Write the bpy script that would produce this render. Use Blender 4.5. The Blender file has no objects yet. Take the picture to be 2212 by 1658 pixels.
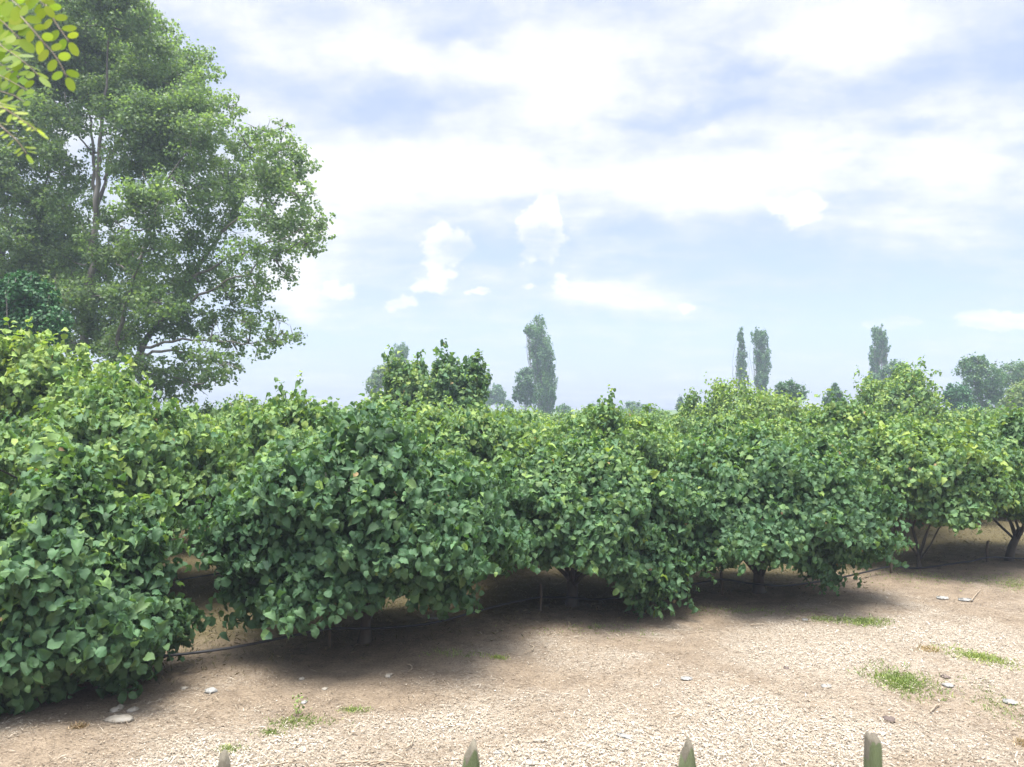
import bpy, math, random
import numpy as np

# ------------------------------------------------------------------ basics
C = bpy.context.scene.collection
PI = math.pi
R = math.radians
W0, H0, F0, CX, CY, HZ = 2212.0, 1658.0, 1662.0, 1106.0, 829.0, 885.0   # photo grid used for measuring
CAM_H = 3.0
PITCH = math.atan((HZ - CY) / F0)

def ray(px, py):
    x = (px - CX) / F0; z = (CY - py) / F0
    c, s = math.cos(PITCH), math.sin(PITCH)
    return np.array([x, c - z * s, s + z * c])

def at(px, py, Y):
    d = ray(px, py); t = Y / d[1]
    return np.array([d[0] * t, Y, CAM_H + d[2] * t])

def ground_h(x, y):
    return 0.035 * np.sin(x * 0.9 + 0.7 * np.sin(y * 0.5)) * np.cos(y * 0.8 + 1.0) + 0.02 * np.sin(x * 2.3 + y * 1.7)

def on_ground(px, py):
    d = ray(px, py); t = -CAM_H / d[2]
    x, y = d[0] * t, d[1] * t
    return np.array([x, y, float(ground_h(x, y))])

def value_noise(x, y, seed=0):
    def hsh(i, j):
        n = (i * 374761393 + j * 668265263 + seed * 1442695041) & 0xffffffff
        n = ((n ^ (n >> 13)) * 1274126177) & 0xffffffff
        return ((n ^ (n >> 16)) & 0xffff) / 65535.0
    xi = np.floor(x).astype(np.int64); yi = np.floor(y).astype(np.int64)
    fx = x - xi; fy = y - yi
    fx = fx * fx * (3 - 2 * fx); fy = fy * fy * (3 - 2 * fy)
    a = hsh(xi, yi); b = hsh(xi + 1, yi); c = hsh(xi, yi + 1); d = hsh(xi + 1, yi + 1)
    return (a * (1 - fx) + b * fx) * (1 - fy) + (c * (1 - fx) + d * fx) * fy

def fbm(x, y, seed=0, o=4):
    s = 0; a = 0.5
    for k in range(o):
        s = s + a * value_noise(x * 2 ** k, y * 2 ** k, seed + k * 7); a *= 0.5
    return s / (1 - 0.5 ** o)

def norm(a):
    return a / np.maximum(np.linalg.norm(a, axis=-1, keepdims=True), 1e-9)

def mesh_poly(name, verts, faces, mat, smooth=False, attrs=None):
    """faces: list of int arrays (n,k), each a block of k-gons"""
    me = bpy.data.meshes.new(name)
    verts = np.asarray(verts, dtype=np.float32)
    me.vertices.add(len(verts)); me.vertices.foreach_set('co', verts.ravel())
    idx = np.concatenate([f.ravel() for f in faces]).astype(np.int32)
    tot = np.concatenate([np.full(len(f), f.shape[1], np.int32) for f in faces])
    st = np.concatenate([[0], np.cumsum(tot)[:-1]]).astype(np.int32)
    me.loops.add(len(idx)); me.loops.foreach_set('vertex_index', idx)
    me.polygons.add(len(tot)); me.polygons.foreach_set('loop_start', st)
    if smooth: me.polygons.foreach_set('use_smooth', np.ones(len(tot), dtype=bool))
    for k, v in (attrs or {}).items():
        a = me.attributes.new(k, 'FLOAT', 'POINT'); a.data.foreach_set('value', np.asarray(v, np.float32))
    me.update(calc_edges=True); me.validate()
    if mat: me.materials.append(mat)
    return me

def link(name, me, parent=None, loc=None):
    o = bpy.data.objects.new(name, me); C.objects.link(o)
    if parent: o.parent = parent
    if loc is not None: o.location = loc
    return o

def tag(o, label=None, cat=None, group=None, kind=None):
    if label: o['label'] = label
    if cat: o['category'] = cat
    if group: o['group'] = group
    if kind: o['kind'] = kind
    return o

def thing(name, label, cat, loc, rz=0, group=None):
    o = bpy.data.objects.new(name, None); C.objects.link(o)
    o.empty_display_size = 0.2
    o.location = loc; o.rotation_euler = (0, 0, rz)
    return tag(o, label, cat, group)

def dup(root, loc, rz, sc, label, group=None):
    r = root.copy(); C.objects.link(r); r.location = loc; r.rotation_euler = (0, 0, rz); r.scale = sc
    r['label'] = label
    if group: r['group'] = group
    elif 'group' in r: del r['group']
    for ch in list(root.children):
        c = ch.copy(); C.objects.link(c); c.parent = r
    return r

class MB:
    """collects tubes and plain polygons"""
    def __init__(s): s.v = []; s.q = []; s.t = []; s.n = 0
    def add(s, v, q=None, t=None):
        v = np.asarray(v, float); s.v.append(v)
        if q is not None and len(q): s.q.append(np.asarray(q) + s.n)
        if t is not None and len(t): s.t.append(np.asarray(t) + s.n)
        s.n += len(v)
    def tube(s, pts, rad, n=7, rough=0.0, rng=None):
        pts = np.asarray(pts, float); m = len(pts); rad = np.broadcast_to(np.asarray(rad, float), (m,))
        tan = norm(np.gradient(pts, axis=0))
        ref = np.array([0.3, 0.9, 0.1]) if abs(tan[0, 2]) > 0.7 else np.array([0, 0, 1.0])
        vs = []
        u = norm(np.cross(tan[0], ref))
        for i in range(m):
            u = norm(u - tan[i] * np.dot(u, tan[i])); w = np.cross(tan[i], u)
            a = np.linspace(0, 2 * PI, n, endpoint=False)
            rr = rad[i] * (1 + (rng.uniform(-rough, rough, n) if rng is not None and rough else 0))
            vs.append(pts[i] + (np.cos(a) * rr)[:, None] * u + (np.sin(a) * rr)[:, None] * w)
        v = np.concatenate(vs + [pts[:1], pts[-1:]])
        q = []; t = []
        for i in range(m - 1):
            for k in range(n):
                k2 = (k + 1) % n
                q.append((i * n + k, i * n + k2, (i + 1) * n + k2, (i + 1) * n + k))
        for k in range(n):
            k2 = (k + 1) % n
            t.append((m * n, k2, k)); t.append((m * n + 1, (m - 1) * n + k, (m - 1) * n + k2))
        s.add(v, q, t)
    def mesh(s, name, mat, smooth=True):
        f = []
        if s.q: f.append(np.concatenate(s.q))
        if s.t: f.append(np.concatenate(s.t))
        return mesh_poly(name, np.concatenate(s.v), f, mat, smooth)

def curve_pts(p0, p1, n, bend, rng, up=0.0):
    p0 = np.asarray(p0, float); p1 = np.asarray(p1, float)
    t = np.linspace(0, 1, n)[:, None]
    off = rng.normal(0, 1, 3) * bend * np.linalg.norm(p1 - p0); off[2] += up * np.linalg.norm(p1 - p0)
    j = rng.normal(0, 0.012, (n, 3)) * np.linalg.norm(p1 - p0); j[0] = 0; j[-1] = 0
    return p0 + (p1 - p0) * t + off * (4 * t * (1 - t)) + j

# ------------------------------------------------------------------ materials
class NT:
    def __init__(s, nt): s.nt = nt
    def n(s, typ, **kw):
        nd = s.nt.nodes.new(typ)
        for k, v in kw.items():
            if k in ('ins',):
                for kk, vv in v.items():
                    if isinstance(vv, bpy.types.NodeSocket): s.nt.links.new(vv, nd.inputs[kk])
                    else: nd.inputs[kk].default_value = vv
            else: setattr(nd, k, v)
        return nd
    def math(s, op, a, b=0.0, c=None, clamp=False):
        d = {0: a, 1: b}
        if c is not None: d[2] = c
        return s.n('ShaderNodeMath', operation=op, use_clamp=clamp, ins=d).outputs[0]
    def vmath(s, op, a, b=None, c=None):
        d = {0: a}
        if b is not None: d[1] = b
        if c is not None: d[2] = c
        return s.n('ShaderNodeVectorMath', operation=op, ins=d)
    def ramp(s, fac, stops, interp='LINEAR'):
        r = s.n('ShaderNodeValToRGB', ins={0: fac}); cr = r.color_ramp; cr.interpolation = interp
        while len(cr.elements) > 1: cr.elements.remove(cr.elements[-1])
        cr.elements[0].position = stops[0][0]; cr.elements[0].color = (*stops[0][1], 1)
        for p, c in stops[1:]:
            e = cr.elements.new(p); e.color = (*c, 1)
        return r.outputs[0]
    def mix(s, fac, a, b, blend='MIX'):
        m = s.n('ShaderNodeMix', data_type='RGBA', blend_type=blend)
        for k, v in ((0, fac), (6, a), (7, b)):
            if isinstance(v, bpy.types.NodeSocket): s.nt.links.new(v, m.inputs[k])
            elif k == 0: m.inputs[k].default_value = v
            else: m.inputs[k].default_value = (*v, 1) if len(v) == 3 else v
        return m.outputs[2]
    def noise(s, vec, scale, detail=4, rough=0.55, out=0):
        d = {'Scale': scale, 'Detail': detail, 'Roughness': rough}
        if vec is not None: d['Vector'] = vec
        return s.n('ShaderNodeTexNoise', ins=d).outputs[out]
    def mapr(s, v, a, b, c=0.0, d=1.0, smooth=False):
        return s.n('ShaderNodeMapRange', interpolation_type='SMOOTHSTEP' if smooth else 'LINEAR',
                   ins={0: v, 1: a, 2: b, 3: c, 4: d}).outputs[0]

def new_mat(name):
    m = bpy.data.materials.new(name); m.use_nodes = True
    m.node_tree.nodes.clear()
    t = NT(m.node_tree); o = t.n('ShaderNodeOutputMaterial')
    return m, t, o

def leaf_material(name, stops, rough=0.45, trans=0.3, spec=0.5, tcol=(1.25, 1.3, 0.55), var=0.35, bump=0.0):
    m, t, o = new_mat(name)
    tone = t.n('ShaderNodeAttribute', attribute_name='tone').outputs['Fac']
    rnd = t.n('ShaderNodeNewGeometry').outputs['Random Per Island']
    col = t.ramp(tone, stops)
    hsv = t.n('ShaderNodeHueSaturation', ins={'Hue': t.mapr(rnd, 0, 1, 0.485, 0.512), 'Saturation': 1.0,
              'Value': t.mapr(t.math('FRACT', t.math('MULTIPLY', rnd, 17.3)), 0, 1, 1 - var, 1 + var), 'Color': col}).outputs[0]
    d = {'Base Color': hsv, 'Roughness': rough, 'Specular IOR Level': spec}
    if bump:
        tc = t.n('ShaderNodeTexCoord').outputs['Object']
        d['Normal'] = t.n('ShaderNodeBump', ins={'Strength': bump, 'Distance': 0.01, 'Height': t.noise(tc, 55.0, 2)}).outputs[0]
    p = t.n('ShaderNodeBsdfPrincipled', ins=d)
    tr = t.n('ShaderNodeBsdfTranslucent', ins={'Color': t.mix(1.0, hsv, tcol, 'MULTIPLY')})
    mx = t.n('ShaderNodeMixShader', ins={0: trans, 1: p.outputs[0], 2: tr.outputs[0]})
    t.nt.links.new(mx.outputs[0], o.inputs[0])
    return m

def simple_mat(name, c1, c2, scale=8.0, rough=0.85, stretch=(1, 1, 1), bump=0.3, dist=0.01, c3=None):
    m, t, o = new_mat(name)
    tc = t.n('ShaderNodeTexCoord').outputs['Object']
    mp = t.n('ShaderNodeMapping', ins={'Vector': tc, 'Scale': stretch}).outputs[0]
    n1 = t.noise(mp, scale, 6, 0.65)
    col = t.ramp(n1, [(0.3, c1), (0.52, c2), (0.72, c3 or c2)])
    n2 = t.noise(mp, scale * 4, 4, 0.6)
    col = t.mix(t.mapr(n2, .35, .7, 0, .35), col, c1)
    b = t.n('ShaderNodeBump', ins={'Strength': bump, 'Distance': dist, 'Height': n2}).outputs[0]
    p = t.n('ShaderNodeBsdfPrincipled', ins={'Base Color': col, 'Roughness': rough, 'Normal': b})
    t.nt.links.new(p.outputs[0], o.inputs[0])
    return m

HAZEL_STOPS = [(0.0, (0.040, 0.094, 0.046)), (0.40, (0.084, 0.166, 0.072)), (0.72, (0.152, 0.246, 0.074)), (0.93, (0.24, 0.33, 0.076)), (0.97, (0.30, 0.25, 0.10)), (1.0, (0.27, 0.185, 0.09))]
M_HAZEL = leaf_material('hazel_leaf', HAZEL_STOPS, rough=0.60, trans=0.33, spec=0.32, var=0.18, bump=0.25)
M_POPLAR = leaf_material('poplar_leaf', [(0.0, (0.105, 0.170, 0.082)), (0.5, (0.142, 0.222, 0.098)), (1.0, (0.19, 0.275, 0.10))], rough=0.5, trans=0.52, var=0.25)
M_LOMBARDY = leaf_material('column_poplar_leaf', [(0.0, (0.060, 0.125, 0.050)), (0.5, (0.090, 0.182, 0.064)), (1.0, (0.15, 0.245, 0.075))], rough=0.6, trans=0.32, var=0.25)
M_FARTREE = leaf_material('far_tree_leaf', [(0.0, (0.045, 0.105, 0.046)), (0.5, (0.078, 0.165, 0.058)), (1.0, (0.20, 0.26, 0.062))], rough=0.6, trans=0.32, var=0.25)
M_DARKTREE = leaf_material('dark_tree_leaf', [(0.0, (0.014, 0.075, 0.022)), (1.0, (0.045, 0.15, 0.034))], rough=0.6, trans=0.2, var=0.3)
M_LOCUST = leaf_material('locust_leaf', [(0.0, (0.16, 0.27, 0.030)), (0.5, (0.27, 0.38, 0.042)), (1.0, (0.37, 0.46, 0.06))], rough=0.5, trans=0.60, spec=0.3, tcol=(1.0, 1.0, 0.7), var=0.12)
M_GRASS = leaf_material('grass_blade', [(0.0, (0.12, 0.17, 0.05)), (0.5, (0.20, 0.265, 0.075)), (1.0, (0.34, 0.39, 0.10))], rough=0.6, trans=0.3, var=0.3)
M_BARK = simple_mat('hazel_bark', (0.034, 0.028, 0.022), (0.081, 0.068, 0.053), 9, stretch=(0.620, 0.620, 0.248), bump=0.6, c3=(0.124, 0.112, 0.093))
M_PBARK = simple_mat('poplar_bark', (0.075, 0.065, 0.055), (0.17, 0.15, 0.125), 3, stretch=(1, 1, 0.25), bump=0.7, dist=0.03, c3=(0.27, 0.25, 0.22))
M_STAKE = simple_mat('stake_wood', (0.055, 0.041, 0.028), (0.116, 0.088, 0.061), 14, stretch=(0.550, 0.550, 0.066), c3=(0.165, 0.138, 0.105))
M_PIPE = simple_mat('black_pipe', (0.012, 0.012, 0.014), (0.022, 0.022, 0.026), 6, rough=0.45, bump=0.1)
M_STONE = simple_mat('pale_stone', (0.210, 0.180, 0.140), (0.310, 0.280, 0.230), 10, c3=(0.375, 0.355, 0.315), bump=0.5)
M_SCRAP = simple_mat('white_scrap', (0.17, 0.165, 0.15), (0.27, 0.265, 0.25), 26, rough=0.7, bump=0.6, c3=(0.36, 0.36, 0.35))
M_CLOD = simple_mat('dark_clod', (0.06, 0.045, 0.04), (0.12, 0.09, 0.075), 12, bump=0.8)
M_TWIG = simple_mat('dry_twig', (0.196, 0.147, 0.098), (0.308, 0.245, 0.175), 18, c3=(0.385, 0.329, 0.252))
M_PICKET = simple_mat('green_picket_wood', (0.042, 0.055, 0.022), (0.088, 0.108, 0.045), 16, stretch=(1, 1, 0.10), bump=0.6, c3=(0.14, 0.15, 0.085))
M_PICKTOP = simple_mat('weathered_picket_tip', (0.05, 0.042, 0.03), (0.115, 0.10, 0.072), 18, stretch=(1, 1, 0.15), bump=0.6, c3=(0.19, 0.17, 0.125))
M_WALL = simple_mat('terrace_stone', (0.2, 0.18, 0.15), (0.32, 0.29, 0.25), 3, bump=0.5, c3=(0.4, 0.37, 0.33))

# ------------------------------------------------------------------ leaves
def leaf_template(kind):
    if kind == 'hazel':      # round, notched base, short drip tip, folded along the midrib
        a = [(-.05, .14, .02), (.02, .33, .05), (.20, .47, .06), (.30, .45, .035), (.42, .54, .06), (.54, .48, .03), (.66, .49, .045), (.77, .37, .01), (.88, .23, -.02)]
        mid = [(0, 0, 0), (.33, 0, .02), (.66, 0, .0), (1.0, 0, -.13)]
        v = mid + a + [(x, -y, z) for x, y, z in a]
        f = []
        for o_, fl in ((4, 0), (13, 1)):
            for t_ in [(0, o_ + 1, o_), (0, 1, o_ + 2), (0, o_ + 2, o_ + 1), (1, o_ + 3, o_ + 2), (1, o_ + 4, o_ + 3), (1, 2, o_ + 5), (1, o_ + 5, o_ + 4), (2, o_ + 6, o_ + 5), (2, o_ + 7, o_ + 6), (2, 3, o_ + 8), (2, o_ + 8, o_ + 7)]:
                f.append(t_[::-1] if fl else t_)
        return np.array(v), np.array(f)
    if kind == 'kite':       # two folded halves
        v = [(0, 0, 0), (.45, .44, .06), (1, 0, -.08), (.45, -.44, .06), (.5, 0, -.02)]
        q = [(0, 4, 2, 1), (0, 3, 2, 4)]
        return np.array(v), np.array(q)
    if kind == 'blade':      # single bent quad
        v = [(0, -.0, 0), (.5, .42, .05), (1, 0, 0), (.5, -.42, .05)]
        return np.array(v), np.array([(0, 3, 2, 1)])
    if kind == 'leaflet':    # oval locust leaflet
        a = [0, .12, .35, .65, .88, 1]; w = [.0, .17, .26, .26, .17, 0]
        v = [(x, 0, 0.01 * math.sin(x * 3)) for x in a] + [(a[i], w[i], .02) for i in range(1, 5)] + [(a[i], -w[i], .02) for i in range(1, 5)]
        q = [(0, 1, 6, 6), ]
        q = []; 
        for i in range(1, 4): q += [(i, i + 1, 6 + i, 5 + i), (i + 1, i, 9 + i, 10 + i)]
        q += [(0, 1, 6, 0), (1, 0, 10, 1), (4, 5, 9, 4), (5, 4, 13, 5)]
        return np.array(v), q
    raise KeyError(kind)

def place_leaves(name, kind, pos, L, Nn, size, tone, mat, wid=None, curl=None):
    tv, tq = leaf_template(kind)
    N = len(pos)
    L = norm(L); z = norm(Nn - (Nn * L).sum(1, keepdims=True) * L); y = np.cross(z, L)
    size = np.broadcast_to(size, (N,))[:, None, None]
    wid = np.ones(N) if wid is None else wid
    tvx = tv[None, :, 0:1]; tvy = tv[None, :, 1:2] * wid[:, None, None]; tvz = np.repeat(tv[None, :, 2:3], N, 0)
    if curl is not None: tvz = tvz - curl[:, None, None] * tvx ** 2 + (1.3 * curl[:, None, None] + 0.06) * np.abs(tvy)
    if kind == 'hazel':       # every blade twisted and waved a little differently
        g_ = np.random.default_rng(N); tvz = tvz + g_.normal(0, .55, (N, 1, 1)) * tvx * tvy + g_.normal(0, .07, (N, len(tv), 1))
    v = pos[:, None, :] + size * (tvx * L[:, None, :] + tvy * y[:, None, :] + tvz * z[:, None, :])
    k = len(tv); off = (np.arange(N) * k)[:, None, None]
    if kind == 'leaflet':
        quads = np.array([f for f in tq if len(set(f)) == 4]); tris = np.array([tuple(dict.fromkeys(f)) for f in tq if len(set(f)) == 3])
        faces = [(quads[None] + off).reshape(-1, 4), (tris[None] + off).reshape(-1, 3)]
    else:
        faces = [(tq[None] + off).reshape(-1, tq.shape[1])]
    return mesh_poly(name, v.reshape(-1, 3), faces, mat, kind != 'hazel', {'tone': np.repeat(tone, k)})

def sphere_dirs(rng, n, zmin=-1.0, zmax=1.0):
    z = rng.uniform(zmin, zmax, n); a = rng.uniform(0, 2 * PI, n); r = np.sqrt(1 - z * z)
    return np.stack([r * np.cos(a), r * np.sin(a), z], 1)

def perp(rng, d):
    r = rng.normal(0, 1, d.shape)
    return norm(r - (r * d).sum(1, keepdims=True) * d)

class HazelShape:
    """lumpy vase-shaped crown of a multi-stemmed hazel"""
    def __init__(s, seed, R_, H, zb, skirt=None, lump=1.0, dome=1.12):
        s.dome = dome
        s.rng = np.random.default_rng(seed); s.R = R_; s.H = H; s.zb = zb
        s.zc = zb + (H - zb) * 0.36
        s.ld = sphere_dirs(s.rng, 14, -0.9, 1.0); s.la = s.rng.uniform(-0.15, 0.15, 14) * lump; s.lk = s.rng.uniform(6, 14, 14)
        s.bd = sphere_dirs(s.rng, 46, -0.9, 1.0); s.bk = s.rng.uniform(0.82, 1.14, 46); s.lump = lump
        s.skirt = skirt or []          # (azimuth, width, drop): where branches sweep down to the ground
    def radius(s, d):
        f = 1 + (s.la * np.exp(s.lk * (d @ s.ld.T - 1))).sum(1)
        # separate leafy boughs: each bulges out round its own axis, with hollows between them
        c = d @ s.bd.T; ang = np.arccos(np.clip(c, -1, 1)); i = np.argmin(ang / s.bk[None] ** 2, 1)
        a = ang[np.arange(len(d)), i]
        g = s.bk[i] * (1.06 - 0.30 * s.lump * np.clip(a / 0.34, 0, 1.3) ** 2)
        return np.clip(f * g, 0.55, 1.35)
    def point(s, d, k):
        up = s.H - s.zc; dn = s.zc - s.zb
        az = np.arctan2(d[:, 1], d[:, 0])
        dnv = np.full(len(d), dn)
        for a, w, dr in s.skirt:
            dd = np.abs((az - a + PI) % (2 * PI) - PI); dnv += dr * np.exp(-(dd / w) ** 2)
        # squarer profile than an ellipsoid
        zz = np.where(d[:, 2] > 0, up, dnv)
        h = np.sqrt(1 - d[:, 2] ** 2)
        f = s.radius(d) * k
        hr = np.where(d[:, 2] > 0, h ** s.dome, h ** 0.80)
        rxy = d[:, :2] / np.maximum(h[:, None], 1e-6)
        p = np.concatenate([rxy * (hr * s.R * f)[:, None], (s.zc + d[:, 2] * zz * f)[:, None]], 1)
        p[:, 2] = np.maximum(p[:, 2], 0.06)
        return p

def hazel_crown(shape, name, kind, nsh, nl, leafL, tone0=0.32, young=0.35, spikes=0.05, inner=0.25, mat=None, yellow=0.04):
    rng = shape.rng
    n_in = int(nsh * inner)
    d = np.concatenate([sphere_dirs(rng, nsh - n_in, -0.86, 1.0), sphere_dirs(rng, n_in, -0.8, 0.95)])
    # most shoots belong to leafy sprays at the ends of boughs, leaving dark hollows between sprays
    nc = max(40, nsh // 26); cd = sphere_dirs(rng, nc, -0.86, 1.0); ck = rng.normal(0, .055, nc); ci = rng.integers(0, nc, nsh)
    inc = (rng.random(nsh) < .74) & (np.arange(nsh) < nsh - n_in)
    d[inc] = norm(cd[ci[inc]] + rng.normal(0, .085, (inc.sum(), 3)))
    d[:, 2] = np.clip(d[:, 2], -.9, 1); d = norm(d)
    k = np.where(inc, ck[ci], 0) + np.concatenate([rng.uniform(0.88, 1.03, nsh - n_in) + np.where(rng.random(nsh - n_in) < .13, rng.uniform(.04, .23, nsh - n_in), 0), rng.uniform(0.5, 0.88, n_in)])
    is_sp = (rng.random(nsh) < spikes) & (d[:, 2] > 0.2)
    tip = shape.point(d, k)
    up = np.clip(d[:, 2], -1, 1)
    g = norm(d * [1, 1, 0.55] + np.stack([0 * up, 0 * up, 0.55 * np.clip(up + 0.25, 0, 1) - 0.28 * np.clip(-up, 0, 1)], 1) + rng.normal(0, 0.28, (nsh, 3)))
    g[is_sp] = norm(g[is_sp] * 0.3 + [0, 0, 1.0] + rng.normal(0, 0.12, (is_sp.sum(), 3)))
    Ls = rng.uniform(0.22, 0.5, nsh) * (leafL / 0.125) ** 0.5
    tip = tip + g * np.where(is_sp, rng.uniform(0.10, 0.32, nsh), 0)[:, None]
    j = (np.arange(nl) + 0.5) / nl
    P = tip[:, None, :] - g[:, None, :] * (Ls[:, None] * (1 - j)[None])[..., None]
    # shoots sag outwards
    P[..., 2] -= (0.10 * (j ** 2))[None] * np.where(is_sp, 0.0, 1.0)[:, None] * (1 - np.abs(up))[:, None]
    side = perp(rng, g); side[:, 2] *= 0.35; side = norm(side)
    sgn = np.where(np.arange(nl) % 2 == 0, 1.0, -1.0)
    N = nsh * nl
    gg = np.repeat(g, nl, 0); dd = np.repeat(d, nl, 0); sp = np.repeat(is_sp, nl)
    sd = (side[:, None, :] * sgn[None, :, None]).reshape(-1, 3)
    droop = rng.uniform(0.2, 1.5, N) * np.where(sp, 0.5, 1.0)
    L = norm(0.45 * gg + 0.75 * sd + np.stack([np.zeros(N), np.zeros(N), -droop], 1) + rng.normal(0, 0.25, (N, 3)))
    Nn = norm(dd * [0.8, 0.8, 0.4] + [0, 0, 0.62] + rng.normal(0, 0.46, (N, 3)))
    jj = np.tile(j, nsh)
    size = leafL * (0.50 + 0.85 * rng.beta(2.2, 1.8, N)) * np.where(jj > 0.8, 0.75, 1.0)
    pos = P.reshape(-1, 3) + L * (leafL * 0.22)
    kk = np.repeat(k, nl)
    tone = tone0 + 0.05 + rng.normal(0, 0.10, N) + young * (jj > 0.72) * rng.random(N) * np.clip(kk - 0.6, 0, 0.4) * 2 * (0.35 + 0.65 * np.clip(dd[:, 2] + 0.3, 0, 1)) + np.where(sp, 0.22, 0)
    tone[rng.random(N) < yellow * 0.5] += 0.34
    tone = np.clip(tone, 0, .92)
    brown = rng.random(N) < .006; tone[brown] = 1.0; size = np.where(brown, size * .5, size)   # dry leaves and nut husks
    keep = pos[:, 2] > 0.05
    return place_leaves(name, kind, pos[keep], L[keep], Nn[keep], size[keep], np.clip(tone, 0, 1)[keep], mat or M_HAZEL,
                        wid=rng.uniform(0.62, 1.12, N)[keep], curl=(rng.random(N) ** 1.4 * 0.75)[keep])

def hazel_trunk(shape, name, base_r, fork, nlimb, mat=None, lean=0.0, rough=0.12):
    rng = shape.rng; b = MB()
    top = np.array([lean * fork, 0, fork])
    b.tube([(0, 0, -0.12), (0, 0, 0.02), (lean * fork * .3, 0.01, fork * .5), top, top + [lean * .1, 0, 0.12]],
           [base_r * 1.7, base_r * 1.3, base_r, base_r * 0.95, base_r * 0.6], 10, rough, rng)
    for i in range(nlimb):
        a = 2 * PI * (i + rng.uniform(-.3, .3)) / nlimb
        e = rng.uniform(0.05, 0.85); h = math.sqrt(1 - e * e)
        d = np.array([[h * math.cos(a), h * math.sin(a), e]])
        tip = shape.point(d, 0.86)[0]
        st = top * rng.uniform(0.55, 1.0)
        pts = curve_pts(st, tip, 8, 0.05, rng, up=-0.03 + 0.10 * (1 - e))
        r0 = base_r * rng.uniform(0.36, 0.55)
        b.tube(pts, np.linspace(r0, 0.008, 8), 6, 0.08, rng)
        for q in range(3):
            s = pts[rng.integers(2, 6)]
            dd = norm(d[0] + rng.normal(0, 0.5, 3))[None]
            b.tube(curve_pts(s, shape.point(dd, 0.9)[0], 6, 0.06, rng, 0.04), np.linspace(r0 * .45, 0.005, 6), 5)
    return b.mesh(name, mat or M_BARK)

def hazel_tree(name, label, loc, shape, crown_kw, trunk_kw, rz=0, group=None, cat='hazel tree'):
    root = thing(name, label, cat, loc, rz, group)
    link('trunk', hazel_trunk(shape, name + '_trunk', **trunk_kw), root)
    link('crown', hazel_crown(shape, name + '_crown', **crown_kw), root)
    return root

# ------------------------------------------------------------------ front orchard row
T = [np.array(p) for p in [(-4.85, 8.25), (-1.88, 9.97), (0.93, 12.0), (4.07, 12.78), (7.7, 14.66), (9.95, 15.5)]]
def gl(p): return (p[0], p[1], float(ground_h(p[0], p[1])))

row_group = 'hazel trees of the front orchard row'
hazel_tree('hazel_tree', 'nearest low hazel bush at the left edge, leaves hanging almost to soil', gl(T[0]),
           HazelShape(11, 1.24, 2.3, 0.05, [(-1.5, 1.3, 0.35)], lump=.75, dome=1.3), dict(kind='hazel', nsh=4600, nl=6, leafL=0.105, tone0=0.22, young=0.42, spikes=0.06, yellow=0.05),
           dict(base_r=0.06, fork=0.35, nlimb=9), group=row_group)
hazel_tree('hazel_tree', 'broad hazel bush left of centre with its dark forked trunk in view', gl(T[1]),
           HazelShape(23, 1.72, 2.88, 0.66, [(3.3, .4, .1), (-0.55, 0.4, 0.2), (-2.5,.35,.15)], lump=.6, dome=1.45), dict(kind='hazel', nsh=7000, nl=6, leafL=0.099, tone0=0.17, young=0.34, spikes=0.05),
           dict(base_r=0.07, fork=0.36, nlimb=10), group=row_group)
hazel_tree('hazel_tree', 'hazel bush right of the reddish stake, its right side sweeping to the ground', gl(T[2]),
           HazelShape(33, 1.76, 2.45, 0.76, [(-0.5, 0.7, 0.65)], lump=.7, dome=1.45), dict(kind='hazel', nsh=7200, nl=6, leafL=0.088, tone0=0.28, young=0.36, spikes=0.05, yellow=0.06),
           dict(base_r=0.085, fork=0.40, nlimb=9), group=row_group)
hazel_tree('hazel_tree', 'wide hazel bush with leafy skirts on both sides of a low short trunk', gl(T[3]),
           HazelShape(44, 1.82, 2.62, 0.72, [(-2.6, 0.5, 0.62), (-0.7, 0.5, 0.62)], lump=.7, dome=1.45), dict(kind='hazel', nsh=7400, nl=6, leafL=0.088, tone0=0.24, young=0.36, spikes=0.05, yellow=0.05),
           dict(base_r=0.085, fork=0.34, nlimb=9), group=row_group)
hazel_tree('hazel_tree', 'hazel with several thin pale stems lifting its crown clear of the grass', gl(T[4]),
           HazelShape(55, 1.48, 2.75, 0.74, lump=.7, dome=1.3), dict(kind='hazel', nsh=4600, nl=6, leafL=0.094, tone0=0.44, young=0.5, spikes=0.05, yellow=0.06),
           dict(base_r=0.04, fork=0.22, nlimb=7), group=row_group)
hazel_tree('hazel_tree', 'hazel with one thick dark leaning trunk at the right edge', gl(T[5]),
           HazelShape(66, 1.72, 2.8, 0.8, lump=.8, dome=1.3), dict(kind='hazel', nsh=4600, nl=6, leafL=0.094, tone0=0.33, young=0.36, spikes=0.05),
           dict(base_r=0.07, fork=0.55, nlimb=6, lean=0.35), group=row_group)

# ------------------------------------------------------------------ rows behind
def proto_variants(seeds, kind, nsh, nl, leafL, Rr, Hh, zb, **kw):
    out = []
    for s in seeds:
        sh = HazelShape(s, Rr, Hh, zb, lump=.8, dome=1.3)
        tr = hazel_trunk(sh, 'row_trunk', 0.075, 0.45, 7)
        cr = hazel_crown(sh, 'row_crown', kind=kind, nsh=nsh, nl=nl, leafL=leafL, **kw)
        out.append((tr, cr))
    return out
V_MID = proto_variants([101, 102, 103], 'hazel', 5000, 6, 0.097, 1.98, 3.0, 0.92, tone0=0.46, young=0.44, spikes=0.03)
V_MIDL = proto_variants([111, 112], 'hazel', 5000, 6, 0.096, 1.98, 3.0, 0.85, tone0=0.50, young=0.5, spikes=0.08)  # left variant: sunlit look put into a lighter, yellower leaf tone
V_FAR = proto_variants([201, 202, 203], 'kite', 3200, 5, 0.132, 2.15, 3.0, 0.6, tone0=0.54, young=0.45, spikes=0.03)
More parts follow.
